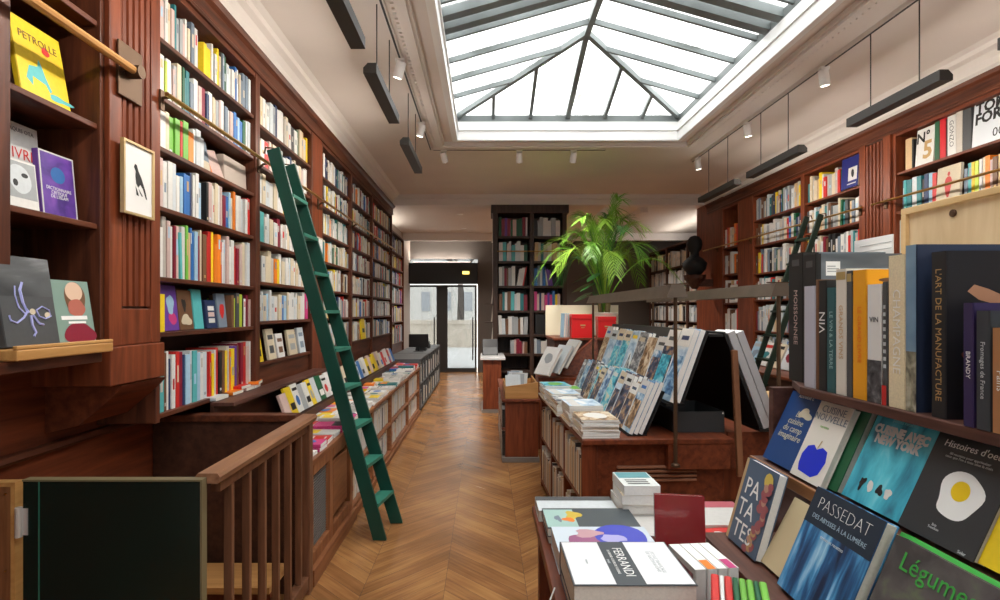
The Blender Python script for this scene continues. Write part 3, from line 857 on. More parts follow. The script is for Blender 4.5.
# oak ledge with the octopus and portrait books
lz = 1.365
t = empty('display_ledge', (XL + .02, 1.76, lz)); tag(t, 'honey oak display ledge under the octopus book and the portrait book', 'shelf')
MB().box(-.22, .085, -.12, .305, -.016, .018).build('ledge_board', OAK, t, bevel=.004)
MB().box(.070, .085, -.12, .305, .018, .030).build('ledge_lip', OAK, t, bevel=.003)
MB().box(-.22, .05, -.4, .295, -.055, -.018).build('lower_board', WY, t, bevel=.003)
oct_print = noisecov('octopus_sky', [(.3, (.03, .033, .036)), (.55, (.10, .105, .11)), (.72, (.30, .31, .32))], (3, 3, 9), 5)
o = face_book('book', .21, .29, .03, cov('d'), 'dark book with a pale blue octopus standing on the oak ledge', (XL + .04, 1.785, lz + .019), 9, 90)
art(o, [(rect(-.105, .105, .16, .29), 0)], [oct_print])
P_OCT = MB()
def tent(pts, w): P_OCT.tube([(a * .82, -.0016, b * .82) for a, b in pts], w * .8, 5)
OS = .82
tent([(-.01, .14), (-.035, .11), (-.07, .09), (-.095, .10), (-.10, .12)], .004); tent([(-.01, .13), (-.03, .17), (-.035, .22), (-.02, .25)], .006)
tent([(0, .12), (0, .08), (.012, .05), (.0, .035)], .005); tent([(.01, .12), (.035, .085), (.055, .08)], .005); tent([(-.02, .12), (-.05, .15), (-.06, .2), (-.055, .235)], .003)
tent([(.03, .14), (.06, .155), (.095, .14), (.1, .115), (.07, .105), (.04, .115), (.03, .14)], .003)
oo = P_OCT.build('cover_print', plain('octopus_blue', (.42, .44, .80), .5), o)
art(o, [(ell(.07, .098, .013, .010), 0), (ell(.01, .11, .012, .010), 0)], cov('c'))
o = face_book('book', .19, .225, .02, plain('portrait_green', (.22, .33, .28), .45), 'greyish green book with an old man\'s portrait, right end of oak ledge', (XL + .03, 1.985, lz + .019), 9, 90)
art(o, [(ell(.02, .16, .05, .062, seed=5, wob=.05), 0), (ell(.018, .185, .042, .035, seed=7), 1), (ell(.02, .125, .042, .032, wob=.08, seed=9), 2), (ell(.02, .03, .075, .04, wob=.1, seed=4), 3), (rect(-.06, .065, .082, .096), 4), (rect(-.03, .055, .068, .076), 4)], [cov('h'), plain('skin_print', (.72, .50, .36), .5), plain('beard_print', (.45, .13, .09), .5), cov('m'), WHITETXT])
# bracket under the pilaster and the stair panelling
t = empty('corbel', (XL, 2.325, 1.2)); tag(t, 'chunky reddish wood corbel block under the fluted pilaster', 'corbel')
MB().box(-.30, .045, -.185, .175, .005, .158).build('block', WR, t, bevel=.005)
MB().prism([(-.30, 0), (.045, 0), (.0, -.05), (-.13, -.16), (-.30, -.2)], 'y', -.12, .19).build('scroll', WRX, t)
mb = MB(); mb.box(-1.84, -1.765, .5, 2.50, 0, 1.30); mb.box(-1.84, -1.765, 2.50, 3.62, 0, .98)
struct(mb.build('trim_9', WRX))
struct(MB().prism([(-1.76, .93), (-1.735, .935), (-1.72, .95), (-1.735, .965), (-1.76, .97)], 'y', .5, 2.93).build('trim_10', WY))
struct(box('trim_11', WD, None, -1.76, XL - .02, .5, 2.165, 1.305, 1.328))

# framed drawing of a bird hanging on the pilaster
fr = empty('framed_picture', (XL + .042, 2.30, 1.895)); tag(fr, 'small gold framed ink drawing of a bird hanging on the fluted pilaster', 'picture')
FW, FH = .205, .30
mb = MB(); q = FW / 2
mb.box(0, .016, -q, -q + .01, 0, FH); mb.box(0, .016, q - .01, q, 0, FH); mb.box(0, .016, -q + .01, q - .01, 0, .01); mb.box(0, .016, -q + .01, q - .01, FH - .01, FH)
mb.build('frame', plain('gilt_frame', (.62, .45, .22), .35, .4), fr)
MB().box(0, .008, -q + .01, q - .01, .01, FH - .01).build('paper', plain('drawing_paper', (.80, .79, .77), .7), fr)
mb = MB()
def blob(P): b0 = mb.pts([(.0088, p[0], p[1]) for p in P]); mb.face(range(b0, b0 + len(P)))
blob([(-.03, .20), (-.022, .215), (-.010, .212), (.0, .19), (.02, .165), (.045, .12), (.06, .08), (.05, .082), (.03, .12), (.012, .135), (.0, .12), (-.015, .135), (-.02, .165), (-.018, .185)])
blob([(.0, .118), (.01, .10), (.022, .088), (.03, .09), (.014, .105)]); blob([(-.02, .125), (-.005, .105), (.004, .085), (-.012, .088)])
mb.build('drawing', BLACKTXT, fr)

# ------------------------------------------------------------------ stair enclosure
bal = empty('stair_balustrade', (-.95, 2.9, 0)); tag(bal, 'worn wooden stair balustrade with slim balusters, in front of the display table', 'balustrade')
B0 = Vector((.95, -2.9, 0))
def bp(mbx, n, m, bev=0.0):
    o = mbx.build(n, m, bal, bevel=bev); o.location = B0; return o
bp(MB().prism([(-.99, .908), (-.915, .908), (-.908, .93), (-.918, .943), (-.985, .943), (-.995, .93)], 'y', 1.885, 2.98), 'handrail', WRAIL)
bp(MB().prism([(2.90, .915), (2.98, .915), (2.98, .95), (2.90, .95)], 'x', -1.76, -1.0), 'handrail', WY, .004)
bp(MB().box(-.985, -.925, 2.90, 2.96, 0, .905), 'post', WBAL, .004)
bp(MB().box(-.98, -.93, 1.95, 2.90, .03, .10), 'bottom_rail', WBAL, .004)
bp(MB().box(-.972, -.938, 1.95, 2.90, .86, .905), 'top_rail', WBAL)
for k in range(6):
    y = 2.05 + k * .153
    bp(MB().box(-.97, -.938, y - .011, y + .011, .10, .87), 'baluster', WBAL, .003)
bp(MB().box(-1.76, -.985, 2.915, 2.945, 0.0, .915), 'side_boarding', WD)
# gate leaf
gt = empty('stair_gate', (-.96, 1.87, 0)); tag(gt, 'dark green stair gate panel with steel hinge, beside the balustrade', 'gate')
MB().box(-.60, .0, -.015, .015, .02, .925).build('panel', GATEG, gt, bevel=.003)
mb = MB(); mb.box(-.60, .006, -.017, .017, .925, .931); mb.box(.0, .006, -.017, .017, .02, .925)
mb.build('edge_strip', plain('gate_edge', (.17, .14, .075), .4), gt)
MB().box(-.546, -.542, -.0165, -.0145, .02, .925).build('seam', plain('gate_seam', (.03, .16, .11), .4), gt)
mb = MB(); mb.tube([(-.607, -.022, .74), (-.607, -.022, .84)], .011, 12); mb.box(-.607, -.58, -.0185, -.016, .745, .835)
mb.build('hinge', CHROME, gt, smooth=False)
gl_ = empty('stair_gate', (-1.68, 1.87, 0)); tag(gl_, 'honey brown wood stair gate leaf left of the dark green panel', 'gate')
MB().box(-.22, .095, -.015, .015, .02, .915).build('panel', wood('worn_leaf', (.16, .06, .025), (.34, .15, .06), 'z'), gl_, bevel=.003)
mb = MB(); mb.box(.083, .098, -.019, .019, .02, .922); mb.box(-.22, .083, -.019, .019, .908, .922)
mb.build('edge_strip', OAK, gl_)
mb = MB()
for z in (.14, .38, .62, .88): mb.box(.06, .066, -.0175, -.014, z, z + .006)
mb.build('screw', BRASS, gl_)

# stairs inside the enclosure, yellow worn treads
stp = empty('staircase', (-1.35, 2.5, 0)); tag(stp, 'worn yellowish wooden steps behind the balusters', 'stairs')
for k in range(3):
    MB().box(-.38, .33, .10 - k * .3, .24 - k * .3 + .12, .16 - k * .05, .19 - k * .05).build('tread', OAKX, stp)
    MB().box(-.38, .33, .11 - k * .3, .13 - k * .3, .003, .16 - k * .05).build('riser', WRX, stp)

# ------------------------------------------------------------------ left display tables
TX, TZ_ = -.95, .68
def table_part(t, n, m, a0, a1, b0, b1, c0, c1, bev=.003):
    L = t.location
    return MB().box(a0 - L.x, a1 - L.x, b0 - L.y, b1 - L.y, c0 - L.z, c1 - L.z).build(n, m, t, bevel=bev)
WC = wood('cabinet_wood', (.16, .055, .022), (.34, .14, .06), 'y', .4)
WCZ = wood('cabinet_wood_upright', (.16, .055, .022), (.34, .14, .06), 'z', .4)
t = empty('display_table', (-1.22, 3.46, 0)); tag(t, 'low wooden display cabinet with a dark grille beside the balustrade, books on top', 'table')
table_part(t, 'table_top', WC, XL, TX + .01, 2.985, 3.96, TZ_ - .03, TZ_)
table_part(t, 'body', WC, XL, TX - .04, 2.985, 3.96, .10, TZ_ - .03, 0)
table_part(t, 'plinth', WC, XL, TX + .025, 2.985, 3.97, 0, .09)
mb = MB()
x0, x1 = TX - .04, TX
for (b0, b1, c0, c1) in ((2.985, 3.05, .09, .65), (3.37, 3.45, .09, .65), (3.88, 3.96, .09, .65)): mb.box(x0 + 1.22, x1 + 1.22, b0 - 3.46, b1 - 3.46, c0, c1)
for (b0, b1) in ((3.05, 3.37), (3.45, 3.88)):
    mb.box(x0 + 1.22, x1 + 1.22, b0 - 3.46, b1 - 3.46, .09, .16); mb.box(x0 + 1.22, x1 + 1.22, b0 - 3.46, b1 - 3.46, .585, .65)
mb.build('front_frame', WCZ, t, bevel=.004)
table_part(t, 'raised_panel', WC, TX - .035, TX - .012, 3.49, 3.84, .20, .545, .008)
mb = MB()
mb.box(TX - .038 + 1.22, TX - .034 + 1.22, 3.05 - 3.46, 3.37 - 3.46, .16, .585, 1)
k = 0
while .165 + k * .016 < .58:
    mb.box(TX - .034 + 1.22, TX - .024 + 1.22, 3.05 - 3.46, 3.37 - 3.46, .165 + k * .016, .171 + k * .016, 0); k += 1
for k in range(20): mb.box(TX - .034 + 1.22, TX - .026 + 1.22, 3.055 + k * .016 - 3.46, 3.06 + k * .016 - 3.46, .16, .585, 0)
mb.build('grille', [plain('grille_metal', (.20, .19, .18), .45, .3), BLACKM], t)
secs = [(3.97, 4.72), (4.72, 5.65), (5.65, 6.9), (6.9, 8.05)]
for i, (a, b_) in enumerate(secs):
    t = empty('display_table', (-1.22, (a + b_) / 2, 0))
    tag(t, ['low open-shelf display table right behind the foot of the green ladder', 'low open-shelf display table, second one beyond the green ladder', 'low open-shelf display table, third one beyond the green ladder', 'low open-shelf display table next to the dark grey racks'][i], 'table')
    table_part(t, 'table_top', WC, XL, TX + .005, a, b_, TZ_ - .03, TZ_)
    table_part(t, 'side_panel', WC, XL, TX - .01, a, a + .03, 0, TZ_ - .03); table_part(t, 'side_panel', WC, XL, TX - .01, b_ - .03, b_, 0, TZ_ - .03)
    table_part(t, 'shelf', WC, XL, TX - .01, a + .03, b_ - .03, .335, .36); table_part(t, 'shelf', WC, XL, TX - .01, a + .03, b_ - .03, .05, .075)
    table_part(t, 'back_panel', WD, TX - .30, TX - .28, a + .03, b_ - .03, .075, TZ_ - .03)
    table_part(t, 'plinth', WC, XL, TX + .01, a, b_, 0, .05)
    for z, zm in ((.36, .65), (.075, .335)):
        n = int((b_ - a) * 30)
        row(rnd_seq(n, 'wwwwwcwwiwwcy' if i == 0 else 'wwcwiwawwcdw'), a + .04, b_ - .04, z, zm, TX - .01, 1, stuff=ST, hr=(.68, .84), lean=.08, setback=.03)
# dark grey display racks further on
for i, (a, b_) in enumerate(((8.1, 9.2), (9.25, 10.4), (10.45, 11.6))):
    t = empty('display_rack', (-1.22, (a + b_) / 2, 0))
    tag(t, ['dark grey metal display rack right after the wooden display tables', 'dark grey metal display rack, middle one before the street doors', 'dark grey metal display rack closest to the street doors'][i], 'rack')
    GM = plain('rack_grey', (.10, .105, .11), .5, .2)
    table_part(t, 'rack_top', GM, XL, TX, a, b_, .76, .79); table_part(t, 'base', GM, XL, TX, a, b_, .03, .07)
    table_part(t, 'shelf', GM, XL, TX, a, b_, .40, .42)
    for k in range(4):
        y = a + (b_ - a - .03) * k / 3
        table_part(t, 'divider', GM, TX - .3, TX, y, y + .03, .03, .76)
    for z, zm in ((.42, .74), (.07, .38)):
        [row(rnd_seq(6, 'wwiwgcwwd'), a + (b_ - a - .03) * q / 3 + .034, a + (b_ - a - .03) * (q + 1) / 3 - .004, z, zm, TX - .004, 1, stuff=ST, hr=(.6, .85), lean=0, setback=.008) for q in range(3)]
# monitor on the rack
mo = empty('monitor', (-1.17, 9.7, .79)); mo.scale = (.72, .72, .72); tag(mo, 'black computer monitor seen from behind, on the far end of the tables', 'monitor')
MB().box(-.24, .24, -.02, .02, .10, .42).build('screen', plain('monitor_black', (.02, .014, .013), .4), mo, bevel=.006)
MB().box(-.02, .02, -.005, .03, .01, .2).build('stand', BLACKM, mo); MB().box(-.12, .12, -.08, .09, 0, .012).build('base', BLACKM, mo)
for k, (y, lab) in enumerate(((9.9, 'small black card reader on the racks behind the monitor'), (10.6, 'small black cash box on the rack by the street doors'))):
    o = MB().hexa([(-.1, -.1, 0), (.1, -.1, 0), (.1, .1, 0), (-.1, .1, 0), (-.08, -.06, .09), (.08, -.06, .09), (.08, .09, .13), (-.08, .09, .13)]).build(['card_reader', 'cash_box'][k], BLACKM, None, (-1.15, y, .79), bevel=.008)
    tag(o, lab, ['card reader', 'box'][k])

# sloping ledge in front of the lower shelves and the books leaning on it
t = empty('display_ledge', (XL, 4.3, 1.0)); tag(t, 'dark ledge along the foot of the left bookcases, behind the balustrade', 'shelf')
MB().box(.001, .13, -1.30, .5, -.02, .0).build('ledge_board', WDARKTRAY, t, bevel=.003)
MB().box(.001, .02, -1.30, .5, -.32, -.02).build('ledge_front', WD, t)
LEDGE = [(3.10, .15, 'i', 'small pale blue paperback lying on the ledge nearest the balustrade'), (3.3, .14, 'o', 'orange paperback lying on the ledge below the warm coloured books'), (3.48, .13, 'p', 'pink paperback lying on the ledge next to the orange one')]
for y, w, ch, lab in LEDGE:
    face_book('paperback', w, .19, .018, cov(ch), lab, (XL + .02, y, 1.02 + .001), 90, 90, cat='book', hard=False)
for k in range(3):
    face_book('paperback', .13, .18, .018, cov('rpo'[k]), ['red paperback on top of a low pile on the ledge, below the warm books', 'pale pink paperback lying beside the low pile on the ledge', 'orange paperback at the ladder end of the ledge pile'][k], (XL + .015, 3.42 + .05 * k + (.12 if k else 0), 1.0385 + .001 if k != 1 else 1.02), 90, 90 + 6 * k, cat='book', hard=False)
# white top board with standing books in bay two
UP = [('y', .12, .19, 3.72), ('c', .13, .22, 3.95), ('w', .13, .18, 4.12), ('c', .18, .2, 4.38), ('i', .14, .21, 4.6)]
for k, (ch, w, h, y) in enumerate(UP):
    o = face_book('paperback', w, h, .02, cov(ch), f"{PAL[ch][1]} paperback facing out on the lowest shelf behind the ladder, {nth(k)} from the left", (XL - .02, y, 1.151), 9, 90, cat='book', hard=False)
    art(o, [(rect(-w * .3, w * .3, h * .2, h * .45), 0), (rect(-w * .35, w * .35, h * .65, h * .8), 0)], cov('kdhge'[k]))
LEAN = [('p', .12, .17), ('y', .13, .20), ('w', .13, .21), ('g', .11, .19), ('w', .12, .19), ('y', .10, .2), ('i', .13, .2), ('G', .16, .2), ('w', .15, .19), ('w', .14, .2), ('v', .16, .2), ('P', .12, .19), ('w', .14, .2), ('c', .14, .2), ('r', .13, .19), ('w', .14, .2), ('i', .15, .2), ('w', .14, .19), ('b', .14, .19), ('w', .14, .2)]
y = 3.62
for k, (ch, w, h) in enumerate(LEAN):
    o = face_book('paperback', w, h, .02, cov(ch), f"{PAL[ch][1]} paperback leaning face out behind the flat books, {nth(k)} from the balustrade", (XL + .20, y + w / 2, TZ_ + .10), 20, 90, cat='book', hard=False)
    if k % 3 == 1: art(o, [(rect(-w * .32, w * .32, h * .18, h * .42), 0)], cov('k' if ch in 'ywc' else 'w'))
    if k % 3 == 2: art(o, [(ell(0, h * .4, w * .25, h * .18), 0), (rect(-w * .35, w * .35, h * .75, h * .85), 1)], [cov('gtbrd'[k % 5]), cov('k' if ch in 'ywci' else 'w')])
    y += w * .9
lr = random.Random(31)
while y < 7.9:
    k += 1
    ch = lr.choice('wcywgrwbpwsw'); w, h = lr.uniform(.12, .15), lr.uniform(.18, .22)
    o = face_book('paperback', w, h, .02, cov(ch), f"{PAL[ch][1]} paperback leaning face out behind the flat books, {nth(k)} from the balustrade", (XL + .20, y + w / 2, TZ_ + .10), 20, 90, cat='book', hard=False)
    if k % 2: art(o, [(rect(-w * .32, w * .32, h * .18, h * .5), 0)], cov(lr.choice('kgtbrn')))
    y += w * 1.02
t = MB().box(-.1, .1, -1.5, 2.9, 0, .095).build('riser', WD, None, (XL + .126, 5.1, TZ_ + .001)); tag(t, 'long low wooden riser under the leaning paperbacks on the left tables', 'riser')

o = wallbook(.20, .25, .02, cov('y'), 'yellow book facing out low on the second bookcase beyond the plain pilaster', 6.85, 1.151, 6, x=XL - .003)
art(o, [(rect(-.06, .06, .08, .13), 0)], cov('k'))
pc_ = empty('framed_picture', (XL + .016, 4.93, 1.86)); tag(pc_, 'white framed card hanging on the plain pilaster behind the green ladder', 'picture')
MB().box(-.012, .0, -.10, .10, 0, .30).build('frame', plain('pale_frame', (.55, .47, .38), .5), pc_); MB().box(.0002, .002, -.085, .085, .015, .285).build('card', cov('w'), pc_)
MB().box(.0022, .003, -.03, .03, .12, .2).build('emblem', cov('g'), pc_)
# flat paperbacks on the tables
FLATC = ['pink and white', 'orange', 'magenta', 'yellow', 'white', 'red', 'grey']
cols = 'pwPoywrwwwgwcwPwirwbwwtwwyuw'
rg = random.Random(5)
n = 0
ys = 3.02
rowi = 0
PATH = {c: cov(c) for c in PAL}
def flat(w, h, t, ch, x, y, z, yaw, lab, name='paperback', deco=True, mat=None):
    o = face_book(name, w, h, t, mat or cov(ch), lab, (x, y, z), 90, yaw, cat='book', hard=False, pages=PAGEW)
    if deco:
        k = rg.randrange(4); c2 = rg.choice('wkrbyPto')
        if c2 == ch: c2 = 'n'
        if k == 0: art(o, [(rect(-w * .4, w * .4, h * .55, h * .9), 0)], cov(c2))
        elif k == 1: art(o, [(ell(0, h * .42, w * .33, h * .2, wob=.12, seed=rg.randrange(99)), 0), (rect(-w * .4, w * .4, h * .78, h * .86), 1)], [cov(c2), cov('d')])
        elif k == 2: art(o, [(rect(-w * .38, w * .38, h * .62, h * .70), 0), (rect(-w * .3, w * .3, h * .5, h * .56), 0), (rect(-w * .2, w * .2, h * .12, h * .17), 0)], cov('d' if ch in 'wcpyi' else 'w'))
        else: art(o, [(rect(-w * .5, w * .5, 0, h * .4), 0)], cov(c2))
    return o
def short(ch): return PAL[ch][1]
while ys < 8.0:
    far = ys > 5.6
    for c in range(2):
        w, h = rg.uniform(.13, .155), rg.uniform(.19, .22)
        x = TX - .005 - c * .20 - rg.uniform(0, .012)
        ch = rg.choice(cols) if n > 9 else 'wpPorywwPw'[n]
        nb = rg.choice((1, 2, 2, 3)) if not far else rg.choice((1, 2, 3))
        th = rg.uniform(.014, .022)
        for q in range(nb):
            z = TZ_ + .0006 + (q + 1) * th + q * .0006
            topq = q == nb - 1
            side = 'aisle' if c == 0 else 'inner'
            lab = f"{short(ch)} paperback flat in the {side} row, {nth(rowi)} pile from the balustrade" + ('' if nb == 1 else ', topmost' if topq else f", {nth(q)} from bottom")
            # the reader stands in the aisle: foot of the cover towards +x
            flat(w, h, th, ch, x - rg.uniform(0, .006), ys + w / 2 + rg.uniform(-.004, .004), z, 90 + rg.uniform(-5, 5), lab, deco=topq)
        n += 1
    ys += .172; rowi += 1
# the pile of bright books hanging over the corner by the balustrade
BR = [('p', 0.0), ('o', .0), ('r', 0)]

# ------------------------------------------------------------------ ladders
def ladder(label, F0, T0, F1, T1, first, step, n, wdt=.085, th=.026, mt=None):
    ms, mr = mt or (GREENP, GREENT)
    t = empty('ladder', tuple((Vector(F0) + Vector(F1)) / 2)); tag(t, label, 'ladder', None)
    L = t.location
    for F, T in ((F0, T0), (F1, T1)):
        F, T = Vector(F), Vector(T)
        d = (T - F).normalized()
        a = Vector((0, 1, 0)); nrm = d.cross(a).normalized()
        P = []
        for base, zc in ((F, 0), (T, 0)):
            for sx, sy in ((-1, -1), (1, -1), (1, 1), (-1, 1)):
                p = base + nrm * sx * wdt / 2 + a * sy * th / 2
                if base is F: p = p + d * ((0.002 - p.z) / d.z)
                P.append(p - L)
        MB().hexa(P).build('stile', ms, t, bevel=.003)
    for k in range(n):
        z = first + k * step
        def at(F, T):
            F, T = Vector(F), Vector(T); return F.lerp(T, (z - F.z) / (T.z - F.z))
        p, q = at(F0, T0) - L, at(F1, T1) - L
        MB().hexa([(p.x - .05, p.y, p.z - .011), (p.x + .05, p.y, p.z - .011), (q.x + .05, q.y, q.z - .011), (q.x - .05, q.y, q.z - .011), (p.x - .05, p.y, p.z + .011), (p.x + .05, p.y, p.z + .011), (q.x + .05, q.y, q.z + .011), (q.x - .05, q.y, q.z + .011)]).build('rung', mr, t)
    for T in (T0, T1):
        p = Vector(T) - L
        s = -1 if T[0] < 0 else 1
        MB().tube([(p.x + s * .02, p.y, p.z - .06), (p.x - s * .0, p.y, p.z + .005), (p.x + s * .05, p.y, p.z + .01), (p.x + s * .06, p.y, p.z - .03)], .007, 6).build('hook', BRASSD, t)
    return t
ladder('tall dark green wooden ladder standing in the aisle against the left bookcases', (-.687, 3.60, 0), (-1.385, 3.60, 2.56), (-.625, 3.89, 0), (-1.385, 3.89, 2.53), .225, .254, 9)
ladder('second dark green ladder leaning on the right wall behind the tray of wine books', (2.64, 5.95, 0), (3.48, 5.95, 2.52), (2.64, 5.70, 0), (3.48, 5.70, 2.50), .225, .254, 9, .055, mt=(plain('ladder_blackgreen', (.010, .022, .014), .4),) * 2)
# ------------------------------------------------------------------ right foreground: tray of wine books over the face-out tiers
SZ = 1.264
TY0, TY1 = .55, 1.93
st = empty('display_stand', (1.15, 1.24, 0)); tag(st, 'dark wood stepped display stand of cookbooks with a shelf of upright wine books', 'display stand')
def sp_(mbx, n, m, bev=.003):
    mbx.v = [(v[0] - 1.15, v[1] - 1.24, v[2]) for v in mbx.v]; return mbx.build(n, m, st, bevel=bev)
sp_(MB().prism([(.985, TY0), (1.42, TY0), (1.42, TY1), (1.06, 1.90), (.985, 1.72)], 'z', SZ - .026, SZ), 'upper_shelf', WDARKTRAY)
sp_(MB().box(.927, 1.42, TY0, TY1 - .02, .965, 1.0 - .001), 'middle_shelf', WDARKTRAY)
sp_(MB().box(.918, .927, TY0, TY1 - .02, .962, 1.0), 'shelf_lip', wood('warm_lip', (.22, .09, .035), (.42, .20, .08), 'y', .35))
sp_(MB().box(.985, 1.42, TY1 - .05, TY1 - .02, .0, SZ - .026), 'side_panel', WDARKTRAY)
sp_(MB().box(1.13, 1.15, TY0, TY1 - .05, 1.0, SZ - .026), 'back_board', WDARKTRAY)
sp_(MB().box(.98, 1.0, TY0, TY1 - .02, .0, .965), 'back_board', WDARKTRAY)
sp_(MB().box(1.40, 1.42, TY0, TY1, 0, SZ + .05), 'rear_panel', WDARKTRAY)
# the low table in front of it
tb = empty('display_table', (.58, 1.5, 0)); tag(tb, 'wooden table piled with cookbooks in front of the stepped stand', 'table')
def tp_(mbx, n, m, bev=.003):
    mbx.v = [(v[0] - .58, v[1] - 1.5, v[2]) for v in mbx.v]; return mbx.build(n, m, tb, bevel=bev)
TT = .735
tp_(MB().box(.185, .975, .7, 2.16, TT - .03, TT), 'table_top', WRX)
tp_(MB().box(.20, .97, .72, 2.14, TT - .10, TT - .03), 'apron', WRX)
for x in (.205, .90):
    for y in (.75, 1.45, 2.08): tp_(MB().box(x, x + .05, y, y + .05, 0, TT - .10), 'leg', WR)

SPN = [ # X, y0, t, h, d, colour, label, text, text size, text mat
 (1.045, 1.806, .085, .429, .27, cov('k'), 'tall black slipcased wine book at the far end of the tray', ('MOISSONNEE', .030, cov('p'))),
 (1.045, 1.735, .070, .417, .27, cov('k'), 'second tall black wine book in the tray, white sticker on its cover', None),
 (1.0, 1.664, .058, .312, .24, plain('lilac_grey', (.50, .50, .58), .4), 'lilac grey book standing before the two tall black wine books', None),
 (1.0, 1.647, .0145, .33, .2, cov('h'), 'thin plum brown book between the lilac book and the black VIN book', None),
 (1.0, 1.609, .037, .326, .22, cov('k'), 'black book lettered VIN on its spine, in the wine tray', ('VIN', .04, WHITETXT)),
 (1.0, 1.568, .039, .303, .22, plain('bottle_teal', (.03, .11, .12), .4), 'dark teal book beside the black book lettered VIN', ('LE VIN & LA TERRE', .020, plain('teal_print', (.35, .55, .55), .5))),
 (1.0, 1.522, .044, .353, .24, plain('ivory_cover', (.74, .70, .62), .4), 'tall ivory book with gold top band in the wine tray', ('GRANDS VINS', .024, cov('j'))),
 (1.0, 1.497, .023, .346, .24, cov('d'), 'charcoal book between the ivory book and the orange book', None),
 (1.0, 1.441, .053, .345, .26, plain('wine_orange', (.86, .38, .015), .4), 'bright orange book in the wine tray', ('LE GRAND LIVRE', .020, cov('o'))),
 (1.0, 1.386, .051, .304, .19, plain('white_vin', (.80, .79, .77), .4), 'white book lettered VIN over a dark photo, right of orange book', None),
 (1.0, 1.366, .016, .309, .2, cov('d'), 'thin charcoal book with white marks left of the beige champagne book', None),
 (1.0, 1.308, .054, .371, .25, plain('champagne_beige', (.80, .69, .46), .6, noise=.08, nscale=200), 'tall beige linen book lettered CHAMPAGNE', ('CHAMPAGNE', .034, plain('silver_print', (.90, .87, .80), .4))),
 (1.0, 1.274, .031, .39, .34, plain('navy_album', (.028, .042, .085), .42), 'big navy album with a sky blue spine, tallest in the tray', None),
 (1.0, 1.192, .039, .366, .34, plain('manufacture_black', (.02, .02, .024), .3), "black book lettered L'ART DE LA MANUFACTURE with a dark painting cover", ("L'ART DE LA MANUFACTURE", .0225, GOLDTXT)),
 (.985, 1.108, .024, .252, .17, plain('aubergine', (.035, .022, .09), .4), 'thin aubergine purple book before the big dark painting book', ('BRANDY', .014, WHITETXT)),
 (.985, 1.072, .030, .236, .17, plain('anthracite', (.045, .052, .062), .45), 'anthracite grey book with cream pages, next to the aubergine book', ('Fromages de France', .014, cov('i'))),
 (.985, 1.034, .033, .203, .15, plain('kraft', (.42, .20, .085), .5), 'kraft brown book with white dots, nearest the camera in the tray', ('Pains', .02, WHITETXT)),
 (.985, .985, .045, .26, .17, cov('i'), 'pale grey book at the near end of the tray', None),
]
